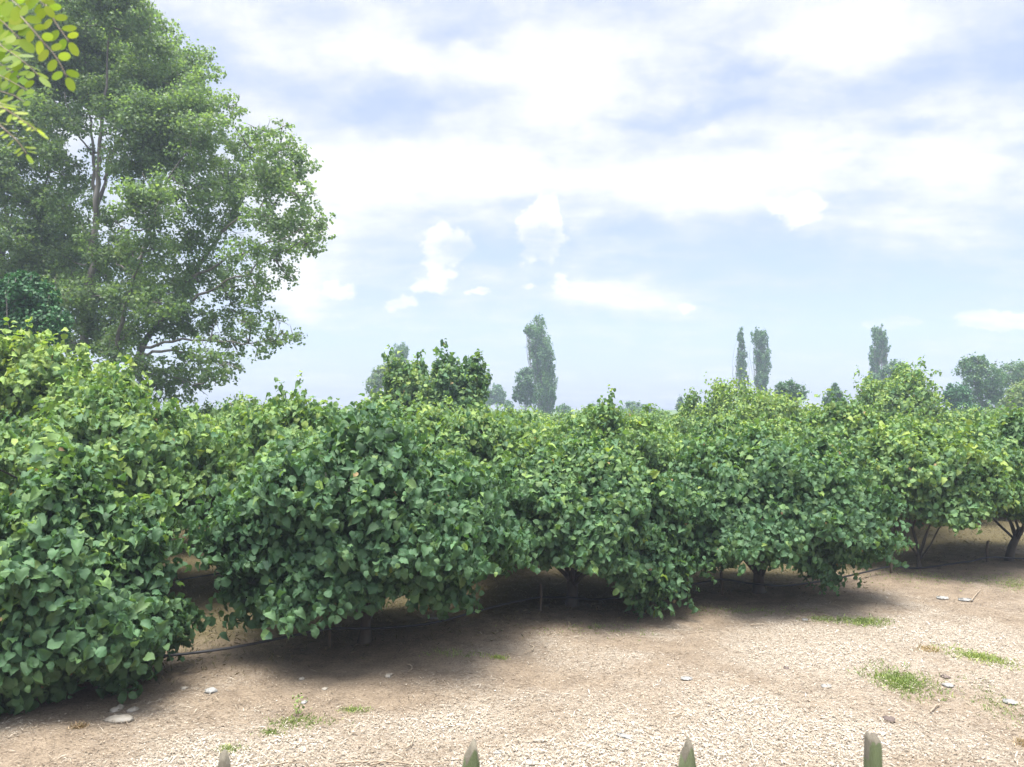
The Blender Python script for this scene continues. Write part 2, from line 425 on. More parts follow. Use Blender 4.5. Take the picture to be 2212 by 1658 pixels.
V_DIST = proto_variants([301, 302], 'kite', 1800, 5, 0.17, 2.25, 3.0, 0.6, tone0=0.56, young=0.42, spikes=0.02)

rngO = np.random.default_rng(5)
def inst(var, p, sc, label, group, rz=None):
    root = thing('hazel_tree', label, 'hazel tree', gl(p), rngO.uniform(0, 2 * PI) if rz is None else rz, group)
    root.scale = sc
    link('trunk', var[0], root); link('crown', var[1], root)
    return root

u = np.array([0.905, 0.425]) * 3.25
v = np.array([-0.425, 0.905]) * 4.2
row2 = {}
labels2 = ['second-row hazel behind the nearest left bush, its dark underside over shaded soil',
           'second-row hazel filling the dark gap between two left front bushes',
           'second-row hazel showing right above the broad forked-trunk bush',
           'second-row hazel behind the bush that sweeps down to the ground',
           'second-row hazel behind the last bush before the open clearing',
           'second-row hazel above the one on thin pale stems',
           'second-row hazel behind the thick leaning trunk at the right edge']
cnt = 0
for j in range(1, 13):
    for i in range(-9, 22):
        p = T[1] + u * i + v * j + rngO.normal(0, 0.22, 2)
        if p[1] < 10 or p[1] > 62 or abs(p[0]) / p[1] > 0.76 + 1.5 / p[1]: continue
        # taller growth towards the left side, lower in the middle of the block
        ax = p[0] / p[1]
        top = 2.86 + rngO.uniform(-0.15, 0.15)
        if ax < -0.28: top = 3.12 + rngO.uniform(-0.1, 0.25)
        if -0.28 <= ax < -0.08: top = 3.0 + rngO.uniform(-0.12, 0.12)
        if ax > 0.4: top = 2.92 + rngO.uniform(-0.15, 0.12)
        if j > 6: top = min(top, 3.0)
        dist = math.hypot(*p)
        near = dist < 21; left = ax < -0.33
        var = (V_MIDL if (left and j >= 2) else V_MID) if near else (V_FAR if dist < 36 else V_DIST)
        var = var[rngO.integers(len(var))]
        s = rngO.uniform(0.92, 1.06)
        if j == 1:
            k = min(range(7), key=lambda q: abs([-0.62, -0.42, -0.2, 0.03, 0.22, 0.42, 0.60][q] - ax))
            if k in row2: lab = None
            else: lab = labels2[k]; row2[k] = 1
            if lab is None:
                inst(var, p, (s, s, top / 3.0), 'second-row hazel showing only in pieces between two front bushes', 'hazel trees of the second orchard row, only pieces showing')
            else:
                inst(var, p, (s, s, top / 3.0), lab, 'hazel trees of the second orchard row')
        elif j == 2:
            inst(var, p, (s, s, top / 3.0), 'third-row hazel, only its leafy upper crown showing over nearer bushes', 'hazel trees of the third orchard row')
        else:
            inst(var, p, (s, s, top / 3.0), 'low far hazel, only its round leafy top showing in the orchard', 'low hazel trees far back in the orchard')
        cnt += 1
print('orchard trees', cnt)

def tall_hazel(px, ytop, wpx, Y, label, seed, kind='hazel', leafL=0.14, tone0=0.5, young=0.5, nsh=2000, spikes=0.08, lump=1.3, trunk_r=0.09, zb=0.6, cat='hazel tree', name='tall_hazel_tree'):
    c = at(px, HZ, Y); top = at(px, ytop, Y)[2]; Rr = wpx / 2 / F0 * Y
    sh = HazelShape(seed, Rr * 1.12, top, zb, lump=min(lump, 0.7), dome=0.8)
    hazel_tree(name, label, gl(c[:2]), sh, dict(kind=kind, nsh=nsh, nl=6, leafL=leafL, tone0=tone0, young=young, spikes=spikes), dict(base_r=trunk_r, fork=0.5, nlimb=8), cat=cat)

tall_hazel(75, 712, 330, 15.5, 'tall yellow-green hazel rising above the left bushes in front of the poplars', 501, leafL=0.125, tone0=0.62, young=0.6, nsh=3800, spikes=0.10)  # sunlit foliage painted in as a yellower leaf tone
tall_hazel(215, 828, 250, 13.6, 'light green hazel of middling height below the tall yellow-green one', 502, tone0=0.52, nsh=3000, spikes=0.07, leafL=.122)
tall_hazel(885, 792, 175, 26, 'rounded tall hazel, left one of the joined pair rising at centre', 503, tone0=0.45, young=0.6, nsh=3000, leafL=0.145, spikes=0.08, lump=.9)
tall_hazel(992, 760, 135, 25, 'dark upright spiky hazel, taller right one of the joined pair at centre', 504, tone0=0.30, young=0.45, nsh=2800, leafL=0.14, spikes=0.07, lump=.9)
tall_hazel(1640, 836, 250, 29, 'broad yellow-green hazel mound below the two slim twin poplars', 505, kind='kite', tone0=0.66, young=0.5, nsh=3400, leafL=0.15, spikes=0.06)
tall_hazel(1520, 856, 120, 31, 'low light green hazel hump on the left shoulder of the broad mound', 506, kind='kite', tone0=0.5, nsh=2000, leafL=0.15)
tall_hazel(1935, 812, 205, 30, 'dome-shaped hazel with bright top leaves in front of the single right poplar', 507, kind='kite', tone0=0.52, young=0.65, nsh=3200, leafL=0.16, spikes=0.06)

# ------------------------------------------------------------------ big poplars on the left
def seg_nodes(polys):
    out = []
    for pl in polys:
        pl = np.asarray(pl)
        for a, b in zip(pl[:-1], pl[1:]):
            for t in np.linspace(0, 1, 6, endpoint=False): out.append(a + (b - a) * t)
        out.append(pl[-1])
    return np.array(out)

def blob_leaves(rng, blobs, dens, leaf):
    """blobs: (centre xyz, radius); each blob is a cloud of leaf tufts"""
    pos = []; nn = []; LL = []; tn = []
    for c, r in blobs:
        ntuft = max(8, int(30 * (r / 0.9) ** 1.6))
        td = norm(rng.normal(0, 1, (ntuft, 3))); tr = rng.random(ntuft) ** 0.5 * 1.05
        tc = c + td * (tr * r)[:, None] * [1, 1, 0.9]
        for q in range(ntuft):
            rr = r * rng.uniform(0.24, 0.46)
            n = int(dens * (rr / 0.3) ** 2)
            d = norm(rng.normal(0, 1, (n, 3))); k = rng.random(n) ** 0.5
            p = tc[q] + d * (k * rr)[:, None] * [1.1, 1.1, 0.8]
            pos.append(p); nn.append(norm(d * 0.7 + [0, 0, 0.55] + rng.normal(0, .5, (n, 3))))
            LL.append(norm(rng.normal(0, 1, (n, 3)) + [0, 0, -0.5]))
            tn.append(np.clip(0.60 + 0.15 * rng.normal() + rng.normal(0, 0.15, n), 0, 1))
    return np.concatenate(pos), np.concatenate(LL), np.concatenate(nn), np.concatenate(tn)

def big_poplar(label, Y, base, limbs, blobs, seed, dens=35, leaf=0.114, r0=0.32):
    rng = np.random.default_rng(seed)
    polys = []
    for pts, r in limbs:
        P = []
        dy = rng.uniform(-0.6, 0.6)
        for k, (px, py) in enumerate(pts):
            P.append(at(px, py, Y + dy * k))
        polys.append((np.array(P), (r[0] * .85, r[1] * .8)))
    root = thing('poplar_tree', label, 'poplar tree', (*at(*base, Y)[:2], 0))
    o = np.array(root.location)
    b = MB()
    for P, r in polys:
        # resample with slight wobble
        t = np.linspace(0, 1, len(P)); tt = np.linspace(0, 1, 4 * len(P))
        Q = np.stack([np.interp(tt, t, P[:, a]) for a in range(3)], 1); Q[1:-1] += rng.normal(0, 0.05, (len(Q) - 2, 3))
        b.tube(Q - o, np.linspace(r[0], r[1], len(Q)) * 0.62, 9, 0.08, rng)
    nodes = seg_nodes([p for p, _ in polys])
    B = []
    for (px, py, rp) in blobs:
        cn = at(px, py, Y)
        i = np.argmin(((nodes - cn) ** 2)[:, [0, 2]].sum(1) + rng.uniform(0, .3, len(nodes)))
        spread = 1.2 + 0.6 * abs(cn[2] - 8) ** 0.5
        cn = at(px, py, Y + rng.uniform(-1.15, 0.85) * 2.6)
        r = rp * 1.1 / F0 * cn[1]
        B.append((cn, r))
        st = nodes[i]; 
        b.tube(curve_pts(st, cn, 7, 0.06, rng, -0.05) - o, np.linspace(0.04, 0.01, 7), 5)
        for q in range(5):
            e = cn + norm(rng.normal(0, 1, 3) + [0, 0, .2]) * r * 0.95
            b.tube(curve_pts(cn + rng.normal(0, .1, 3) * r, e, 5, 0.08, rng) - o, np.linspace(0.018, 0.006, 5), 4)
    link('trunk', b.mesh('poplar_trunk', M_PBARK), root)
    p, L, n, tn = blob_leaves(rng, B, dens, leaf)
    link('crown', place_leaves('poplar_crown', 'kite', p - o, L, n, leaf * rng.uniform(0.7, 1.3, len(p)), tn, M_POPLAR, wid=rng.uniform(.9, 1.25, len(p))), root)
    print('poplar leaves', len(p))

blA = [(200,40,70),(280,50,58),(335,92,55),(240,130,80),(150,120,70),(325,170,70),(400,135,50),(440,165,36),(400,220,60),(300,255,75),(240,240,35),(285,350,55),(150,60,60),(150,560,45),(130,640,45),(215,640,42),(235,700,40),(200,705,40),(270,650,42),(170,690,40),(195,520,35),(230,590,35),(180,640,35),(158,700,32),(195,745,36),(150,745,36),(235,765,34),(175,600,36),(215,330,26),(205,440,28),
       (340,330,50),(250,25,55),(190,-30,70),(270,-20,60),(110,10,50),(230,200,60),(165,200,55)]
blB = [(455,238,46),(500,228,32),(440,300,58),(375,325,65),(520,320,42),(560,290,40),(605,325,45),(640,365,38),(580,385,58),(490,395,58),(420,420,58),(340,430,58),(285,440,50),
       (650,425,35),(685,478,34),(640,490,48),(672,528,33),(580,470,48),(600,550,42),(535,555,46),(490,490,40),(400,520,55),(325,535,55),(270,530,40),(620,595,28),(560,600,34),(500,615,40),
       (430,600,52),(360,625,55),(300,620,48),(515,668,32),(460,690,42),(395,700,48),(335,700,45),(285,710,36),(590,735,34),(628,730,28),(560,758,24),(500,740,36),(450,760,36),(400,785,42),
       (345,800,34),(460,812,36),(425,835,32),(500,800,24),(365,832,30),(540,700,22),(690,500,26),(610,275,24),(300,560,45),(250,560,45),(250,480,40),(260,735,40),(300,665,45),(345,655,45),(310,790,36),(290,830,36),(330,840,36),(400,830,36),(540,700,30),(600,690,26),(480,780,34),(560,650,34)]
blL = [(30,20,62),(90,55,50),(40,120,62),(100,150,60),(50,220,70),(118,250,58),(60,320,60),(125,345,48),(165,385,36),(30,420,50),(95,430,58),(150,455,46),(40,510,50),(115,520,58),(-40,60,70),(-50,200,70),(-40,350,70),(-30,480,60),
       (175,520,40),(90,590,58),(40,570,42),(150,600,48),(195,600,34),(175,655,36),(230,665,40),(250,740,38),(150,540,45),(100,490,50),(30,650,45),(80,660,45),(120,720,45),(-60,600,60),(215,570,36),(120,660,40)]
big_poplar('tall poplar with several slim upright pale stems, rising past the top of the picture', 31.5, (182, 760),
           [([(178,HZ+130),(182,720),(198,600),(206,500),(212,400),(218,300),(226,200),(240,60)], (.34,.05)),
            ([(206,500),(204,400),(200,300),(190,180),(180,60)], (.16,.03)),
            ([(207,480),(222,400),(250,320),(285,220),(310,130)], (.17,.03)), ([(225,390),(240,330),(262,300),(330,230),(390,160)], (.12,.02)),
            ([(165,700),(188,620),(214,560),(240,510)], (.10,.03)), ([(206,330),(165,290),(140,200)], (.08,.02))], blA, 71)
big_poplar('leaning poplar whose long branches spread out to the right over the orchard', 29.5, (283, 800),
           [([(270,HZ+140),(284,800),(310,742),(370,655),(430,575),(480,500),(530,425),(580,340)], (.34,.04)),
            ([(300,765),(380,755),(450,775),(520,800)], (.12,.025)), ([(305,750),(420,735),(520,742),(620,735)], (.11,.02)),
            ([(345,695),(430,640),(530,590),(650,520)], (.14,.025)), ([(400,610),(520,550),(600,520),(680,485)], (.11,.02)),
            ([(262,HZ+60),(248,790),(262,700),(290,600),(330,480),(370,380),(430,270)], (.20,.03)), ([(480,500),(570,440),(640,380)], (.09,.02)), ([(300,775),(360,810),(430,838)], (.08,.02))], blB, 72)
big_poplar('poplar cut by the left edge of the picture with a pale straight trunk', 33.5, (6, 760),
           [([(4,HZ+120),(6,700),(5,620),(10,480),(13,380),(16,280),(24,120),(40,0)], (.30,.05)),
            ([(90,HZ+110),(88,700),(86,560),(92,440),(110,300),(100,150)], (.20,.03)), ([(10,520),(40,420),(70,330)], (.10,.02)),
            ([(140,HZ+110),(146,700),(148,560),(150,440)], (.15,.03)), ([(146,720),(190,640),(230,600)], (.08,.02))], blL, 73)

# ------------------------------------------------------------------ trees in the distance
def crown_cloud(rng, lobes, n, leaf, tone=0.45, upswept=False):
    """lobes: (centre, (rx,ry,rz)); leaves on and inside lumpy lobes, gathered in tufts"""
    vol = np.array([(a[0] * a[2]) for _, a in lobes]); vol = vol / vol.sum()
    pos = []; nn = []; LL = []; tn = []
    for (c, a), w in zip(lobes, vol):
        a = np.array(a); m = max(40, int(n * w)); nt = max(6, m // 26)
        d = sphere_dirs(rng, nt); k = rng.uniform(0.62, 1.02, nt)
        tc = c + d * a * k[:, None]
        per = m // nt + 1
        tuft = min(a[0], a[2]) * 0.24 if not upswept else a[0] * 0.2
        off = rng.normal(0, 1, (nt, per, 3)) * tuft * 0.62
        if upswept:
            off[..., 2] *= 2.4; off[..., :2] += d[:, None, :2] * off[..., 2:3] * 0.12
        p = (tc[:, None, :] + off).reshape(-1, 3)
        dd = np.repeat(d, per, 0)
        pos.append(p); N = len(p)
        nn.append(norm(dd * 0.7 + [0, 0, 0.5] + rng.normal(0, .5, (N, 3))))
        LL.append(norm(rng.normal(0, .7, (N, 3)) + ([0, 0, 1.0] if upswept else [0, 0, -0.3])))
        tn.append(np.clip(tone + np.repeat(rng.normal(0, .13, nt), per) + rng.normal(0, .1, N), 0, 1))
    return np.concatenate(pos), np.concatenate(LL), np.concatenate(nn), np.concatenate(tn)

def far_tree(name, label, cat, px, ytop, Y, lobes_px, mat, n, leaf_px0, tone=0.45, upswept=False, seed=0, group=None, bare=0, trunk_r=None, kind='kite'):
    """lobes_px: (px, py, rx, ry) measured on the photo; depth radius like the width"""
    rng = np.random.default_rng(seed + 900); leaf_px = leaf_px0 * 0.95; n = int(n * (2.3 if upswept else 1.6)); leaf_px *= .85 if upswept else 1
    k = Y / F0
    base = at(px, HZ, Y); o = np.array([base[0], Y, 0.0])
    root = thing(name, label, cat, tuple(o), 0, group)
    lobes = []
    if upswept and n > 2500:
        sub = []
        for (lx, ly, rx, ry) in lobes_px:
            for _ in range(8):
                a_, r_ = rng.uniform(0, 2 * PI), rng.random() ** .5
                sub.append((lx + math.cos(a_) * r_ * rx * .55, ly + math.sin(a_) * r_ * ry * .55, max(rx * .60, 4.5), ry * .6))
        lobes_px = sub
    for q, (lx, ly, rx, ry) in enumerate(lobes_px):
        c = at(lx, ly, Y + (rng.uniform(-.5, .5) * rx * k if len(lobes_px) > 1 else 0)) - o
        lobes.append((c, (rx * k, rx * k, ry * k)))
    b = MB(); top = at(px, ytop, Y)[2]
    tr = trunk_r or max(0.1, top * 0.013)
    lobetop = max(lobes, key=lambda l: l[0][2])[0]
    main = curve_pts((0, 0, -0.2), lobetop + [0, 0, lobes[0][1][2] * 0.4], 9, 0.01, rng)
    b.tube(main, np.linspace(tr * .9, tr * 0.08, 9), 8, 0.06, rng)
    for c, a in lobes:
        for q in range(6 if not upswept else 2):
            d = sphere_dirs(rng, 1, 0.0, 0.9)[0]
            e = c + d * np.array(a) * 0.9
            i = rng.integers(1, 6); s = main[i]
            if s[2] > e[2] - 0.1: s = main[1]
            b.tube(curve_pts(s, e, 6, 0.05, rng, -0.04), np.linspace(tr * .16, tr * .04, 6), 5)
    for q in range(bare):     # dead twigs sticking out above the crown
        c, a = lobes[rng.integers(len(lobes))]
        e = c + np.array([rng.uniform(-.7, .7) * a[0], 0, a[2] * rng.uniform(1.1, 1.3)])
        b.tube(curve_pts(c, e, 5, 0.04, rng), np.linspace(.05, .015, 5), 4)
    link('trunk', b.mesh(name + '_trunk', M_PBARK), root)
    p, L, nn, tn = crown_cloud(rng, lobes, n, leaf_px * k, tone, upswept)
    p[:, 2] = np.maximum(p[:, 2], 0.3)
    link('crown', place_leaves(name + '_crown', kind, p, L, nn, leaf_px * k * rng.uniform(.6, 1.3, len(p)), tn, mat, wid=rng.uniform(.8, 1.2, len(p))), root)
    return root

pg = 'slim column poplars far behind the orchard'
far_tree('column_poplar', 'tallest column poplar at centre with a broad ragged top, standing alone', 'poplar tree', 1172, 688, 120,
         [(1164,720,27,33),(1146,716,12,16),(1170,765,27,50),(1178,820,24,60),(1149,765,9,16),(1184,790,17,60),(1172,870,24,50),(1140,716,8,10),(1190,850,11,60),(1158,800,12,40)], M_LOMBARDY, 8500, 4.2, .45, True, 1, pg)
far_tree('column_poplar', 'slimmer left one of the two twin column poplars', 'poplar tree', 1602, 711, 130,
         [(1600,735,10,25),(1601,775,12,35),(1605,810,13,35),(1604,860,10,40)], M_LOMBARDY, 3800, 3.8, .45, True, 2, pg)
far_tree('column_poplar', 'thicker right one of the two twin column poplars', 'poplar tree', 1646, 706, 128,
         [(1640,732,16,27),(1650,740,14,30),(1645,775,20,38),(1650,800,16,35),(1643,820,18,30),(1646,865,14,40)], M_LOMBARDY, 6200, 4.0, .42, True, 3, pg)
far_tree('column_poplar', 'single column poplar below a small cloud on the right', 'poplar tree', 1898, 703, 125,
         [(1897,724,15,22),(1906,742,16,34),(1896,770,16,34),(1888,795,11,30),(1912,775,8,26),(1892,830,14,40)], M_LOMBARDY, 5600, 4.0, .42, True, 4, pg)
far_tree('column_poplar', 'squat-topped column poplar behind the joined hazel pair at centre', 'poplar tree', 862, 743, 135,
         [(862,765,19,24),(862,800,21,40),(862,850,18,40)], M_LOMBARDY, 4200, 4.0, .42, True, 5, pg)
far_tree('column_poplar', 'small pale column poplar just right of the joined hazel pair', 'poplar tree', 1050, 803, 165,
         [(1050,822,12,20),(1050,850,14,30),(1037,838,9,20)], M_LOMBARDY, 2200, 3.8, .4, True, 6, pg)
far_tree('round_tree', 'small round-headed tree beside the small pale column poplar', 'tree', 1074, 832, 150, [(1074,852,16,20),(1062,860,12,16),(1084,866,8,12)], M_FARTREE, 1800, 4.0, .35, seed=7)
far_tree('round_tree', 'dark round tree leaning on the left foot of the tallest column poplar', 'tree', 1133, 797, 112,
         [(1132,822,19,24),(1124,850,15,22),(1146,850,18,26),(1140,808,12,13),(1116,856,8,12)], M_FARTREE, 3200, 4.2, .22, seed=8)
far_tree('round_tree', 'olive-tinted tree behind the rounded left hazel of the pair', 'tree', 822, 785, 100,
         [(822,815,20,26),(808,835,16,22),(838,812,18,24),(912,805,14,18),(895,800,14,14)], M_FARTREE, 3000, 4.4, .72, seed=9)
far_tree('round_tree', 'tree behind the dark spiky hazel, filling in at its left shoulder', 'tree', 945, 790, 92, [(945,815,20,24),(930,825,16,22),(958,806,14,18)], M_FARTREE, 2200, 4.4, .4, seed=19)
far_tree('round_tree', 'rounded tree pressed against the right foot of the single right poplar', 'tree', 1935, 777, 105,
         [(1934,800,22,22),(1950,806,13,20),(1918,812,16,20),(1945,830,20,24),(1885,822,15,16),(1873,826,9,12)], M_FARTREE, 3400, 4.2, .38, seed=10)
far_tree('cone_tree', 'small dark cone-shaped tree standing alone between the two hazel mounds', 'tree', 1804, 828, 75,
         [(1803,843,9,15),(1804,858,17,18),(1804,878,25,22),(1794,870,16,16),(1815,872,16,16)], M_FARTREE, 3600, 4.2, .20, seed=11)
far_tree('round_tree', 'tall airy tree with bare twigs on top near the right edge', 'tree', 2125, 770, 80,
         [(2098,800,26,28),(2112,785,22,18),(2135,815,30,30),(2150,835,22,34),(2100,838,22,30),(2128,860,30,30),(2085,790,14,14)], M_FARTREE, 5200, 4.6, .42, seed=12, bare=5)
far_tree('round_tree', 'low dark green tree at the left foot of the airy twig-topped tree', 'tree', 2068, 828, 72,
         [(2068,850,22,22),(2056,862,16,22),(2076,875,22,26),(2050,836,7,7),(2095,893,30,16)], M_DARKTREE, 3200, 4.6, .5, seed=13)
far_tree('round_tree', 'pale green tree cut by the right edge, behind the airy twig-topped tree', 'tree', 2195, 783, 88,
         [(2192,808,28,24),(2172,815,16,20),(2215,805,26,26),(2200,850,30,34),(2240,830,30,40)], M_FARTREE, 4200, 4.6, .55, seed=14)
far_tree('round_tree', 'yellow-green tree low at the right edge below the pale green one', 'tree', 2200, 835, 62,
         [(2200,862,24,28),(2180,880,20,22),(2225,855,28,34),(2170,892,18,14)], M_FARTREE, 3200, 5.0, .85, seed=15)
far_tree('round_tree', 'dark low treetop peeping over the broad mound right of the twin poplars', 'tree', 1702, 822, 70,
         [(1702,840,24,18),(1722,848,20,18),(1690,850,16,20)], M_FARTREE, 2200, 4.4, .25, seed=16)
for q, (x, y, w, lab) in enumerate([(1217, 872, 15, 'tiny far treetop just right of the tallest column poplar foot'), (1366, 868, 26, 'tiny low treetop on the skyline right of centre'),
        (1470, 862, 8, 'tiny pointed treetop on the skyline left of the broad hazel mound'), (1280, 877, 9, 'tiny thin treetop on the skyline between two round ones'),
        (1098, 868, 9, 'tiny far treetop left of the dark round tree'), (1395, 875, 22, 'tiny flat treetop on the skyline beside a slightly higher one'), (1868, 850, 14, 'tiny treetop left of the dome-shaped hazel')]):
    far_tree('far_tree', lab, 'tree', x, y, 140, [(x, y + 16, w, 16), (x + w * .5, y + 20, w * .8, 14)], M_FARTREE, 900, 4.0, .35, seed=30 + q, upswept=(w < 10))
far_tree('broadleaf_tree', 'dark green leafy tree behind the tall yellow-green hazel at the left edge', 'tree', 45, 590, 23,
         [(30,640,55,45),(70,650,50,42),(105,690,38,36),(20,700,60,50),(80,720,60,50),(50,610,30,24),(-40,660,60,60)], M_DARKTREE, 9000, 8.0, .4, seed=17, trunk_r=0.12)

# ------------------------------------------------------------------ ground
def axis(a, b, step, lim0, lim1, g=1.12):
    core = list(np.arange(a, b, step)); s = step; x = core[-1]
    while x < lim1: s *= g; x += s; core.append(x)
    s = step; x = a; lo = []
    while x > lim0: s *= g; x -= s; lo.append(x)
    return np.array(lo[::-1] + core)
gx = axis(-9, 14, 0.09, -2500, 2500); gy = axis(5.5, 19, 0.09, -60, 3500)

PATCH = []      # (x, y, rx, ry, amount) of pale shell litter; negatives brown the soil, partly painting tree shade
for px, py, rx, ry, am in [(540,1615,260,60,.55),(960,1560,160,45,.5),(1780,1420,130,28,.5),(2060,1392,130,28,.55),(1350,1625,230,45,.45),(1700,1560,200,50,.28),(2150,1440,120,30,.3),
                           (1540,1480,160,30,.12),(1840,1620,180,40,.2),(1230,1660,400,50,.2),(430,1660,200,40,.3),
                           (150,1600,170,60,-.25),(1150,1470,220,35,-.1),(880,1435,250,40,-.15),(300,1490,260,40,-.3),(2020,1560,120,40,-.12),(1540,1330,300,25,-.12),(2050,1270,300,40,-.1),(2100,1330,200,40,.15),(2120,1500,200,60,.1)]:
    g = on_ground(px, py); s = np.linalg.norm(g[:2]) / F0
    PATCH.append((g[0], g[1], rx * s, ry * s * max(1.0, g[1] / CAM_H) * 0.9, am))
def cover(x, y):
    n = fbm(x * 0.55 + 3, y * 0.55, 3, 4); n2 = fbm(x * 2.1, y * 2.1, 9, 3)
    c = 0.47 + 0.8 * (n - 0.5) + 0.6 * (n2 - 0.5)
    for (a, b, ra, rb, am) in PATCH:
        c = c + am * np.exp(-((x - a) / ra) ** 2 - ((y - b) / rb) ** 2)
    # little of it lies beyond the first row
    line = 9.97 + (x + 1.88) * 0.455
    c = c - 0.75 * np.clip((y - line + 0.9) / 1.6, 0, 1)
    return np.clip(c, 0, 1)
X, Yg = np.meshgrid(gx, gy)
near = np.exp(-(np.hypot(X, Yg) / 60) ** 2)
Z = ground_h(X, Yg) * near + 0.012 * (fbm(X * 6, Yg * 6, 21, 2) - 0.5) * near
ny, nx = X.shape
idx = np.arange(ny * nx).reshape(ny, nx)
quads = np.stack([idx[:-1, :-1], idx[:-1, 1:], idx[1:, 1:], idx[1:, :-1]], -1).reshape(-1, 4)
line = 9.97 + (X + 1.88) * 0.455
grs = np.clip((Yg - line + 0.2) / 1.5, 0, 1) * (0.35 + 0.75 * fbm(X * .8, Yg * .8, 33, 3))
mG, t, o = new_mat('orchard_soil')
tc = t.n('ShaderNodeTexCoord').outputs['Object']
cov = t.n('ShaderNodeAttribute', attribute_name='cover').outputs['Fac']
gra = t.n('ShaderNodeAttribute', attribute_name='grassy').outputs['Fac']
mp = t.n('ShaderNodeMapping', ins={'Vector': tc, 'Rotation': (0, 0, 0.35), 'Scale': (1.0, 1.9, 1)}).outputs[0]
vor = t.n('ShaderNodeTexVoronoi', feature='F1', ins={'Vector': t.vmath('ADD', mp, t.vmath('SCALE', t.noise(tc, 9, 3, out=1)).outputs[0]).outputs[0], 'Scale': 38.0, 'Randomness': 1.0})
vr = t.n('ShaderNodeSeparateColor', ins={0: vor.outputs['Color']}).outputs[0]
fine = t.noise(mp, 38, 5, 0.7); mid = t.noise(tc, 3.2, 5, 0.6)
soil = t.ramp(t.math('ADD', t.math('MULTIPLY', fine, 0.65), t.math('MULTIPLY', mid, 0.35)), [(0.30, (0.085, 0.065, 0.048)), (0.46, (0.184, 0.141, 0.100)), (0.60, (0.285, 0.225, 0.160)), (0.76, (0.38, 0.312, 0.230))])
chip = t.ramp(vr, [(0.0, (0.127, 0.092, 0.063)), (0.35, (0.291, 0.241, 0.178)), (0.7, (0.418, 0.374, 0.304)), (1.0, (0.507, 0.481, 0.431))])
chip = t.mix(t.mapr(vor.outputs['Distance'], 0.3, 0.7, 0, 0.6), chip, (0.20, 0.15, 0.105))
cm = t.mapr(t.math('ADD', cov, t.math('MULTIPLY', t.math('SUBTRACT', t.noise(mp, 16, 4, .7), 0.5), 1.3)), 0.32, 0.82, 0, 0.95, True)
col = t.mix(cm, soil, chip)
dry = t.ramp(t.noise(mp, 45, 4, .7), [(0.3, (0.044, 0.035, 0.017)), (0.5, (0.099, 0.081, 0.036)), (0.7, (0.140, 0.125, 0.060))])
fld = t.n('ShaderNodeAttribute', attribute_name='field').outputs['Fac']
col = t.mix(t.mapr(t.math('ADD', gra, t.math('MULTIPLY', t.math('SUBTRACT', t.noise(tc, 5, 4, .7), 0.5), 0.9)), 0.15, 0.75, 0, 0.9, True), col, dry)
col = t.mix(fld, col, (0.075, 0.115, 0.04))
h = t.math('ADD', t.math('MULTIPLY', fine, 0.6), t.math('MULTIPLY', vr, 0.5))
bp = t.n('ShaderNodeBump', ins={'Strength': 0.75, 'Distance': 0.02, 'Height': h}).outputs[0]
pb = t.n('ShaderNodeBsdfPrincipled', ins={'Base Color': col, 'Roughness': 0.95, 'Specular IOR Level': 0.2, 'Normal': bp})
t.nt.links.new(pb.outputs[0], o.inputs[0])
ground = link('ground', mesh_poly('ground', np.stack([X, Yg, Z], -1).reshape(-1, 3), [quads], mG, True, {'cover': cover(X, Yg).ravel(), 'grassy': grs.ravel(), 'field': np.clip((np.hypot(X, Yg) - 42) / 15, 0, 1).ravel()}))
tag(ground, kind='structure')

# loose litter: nut-shell chips, straw and bark lying on the soil
rngL = np.random.default_rng(77)
N = 270000
yy = 6.0 + (rngL.random(N) ** 1.35) * 14.0; xx = rngL.uniform(-0.74, 0.74, N) * yy
cv = cover(xx, yy); keep = rngL.random(N) < 0.16 + 0.84 * np.clip(cv * 1.35 - 0.2, 0, 1)
xx, yy, cv = xx[keep], yy[keep], cv[keep]; N = len(xx)
straw = rngL.random(N) < 0.24
ang = rngL.uniform(0, 2 * PI, N)
Ld = np.stack([np.cos(ang), np.sin(ang), rngL.normal(0, .22, N)], 1)
Nd = norm(np.stack([rngL.normal(0, .35, N), rngL.normal(0, .35, N), np.ones(N)], 1))
sz = np.where(straw, rngL.uniform(.04, .12, N), rngL.uniform(.008, .025, N) * (0.8 + 0.4 * cv))
wd = np.where(straw, rngL.uniform(.06, .12, N), rngL.uniform(.5, 1.1, N))
tn = np.clip(0.20 + 0.52 * cv + rngL.normal(0, .20, N), 0, 1)
mL, t, o = new_mat('shell_chips')
tone = t.n('ShaderNodeAttribute', attribute_name='tone').outputs['Fac']
colL = t.ramp(tone, [(0.0, (0.066, 0.047, 0.031)), (0.3, (0.166, 0.126, 0.086)), (0.6, (0.292, 0.242, 0.179)), (0.85, (0.405, 0.361, 0.295)), (1.0, (0.490, 0.464, 0.411))])
pb = t.n('ShaderNodeBsdfPrincipled', ins={'Base Color': colL, 'Roughness': 0.8, 'Specular IOR Level': 0.3}); t.nt.links.new(pb.outputs[0], o.inputs[0])
pos = np.stack([xx, yy, ground_h(xx, yy) * np.exp(-(np.hypot(xx, yy) / 60) ** 2) + 0.012 + rngL.uniform(0, .006, N)], 1)
litter = link('shell_litter', place_leaves('shell_litter', 'blade', pos, Ld, Nd, sz, tn, mL, wid=wd))
tag(litter, 'pale nutshell chips, bark bits and straw strewn over the brown soil', 'litter', kind='stuff')
print('litter', N)

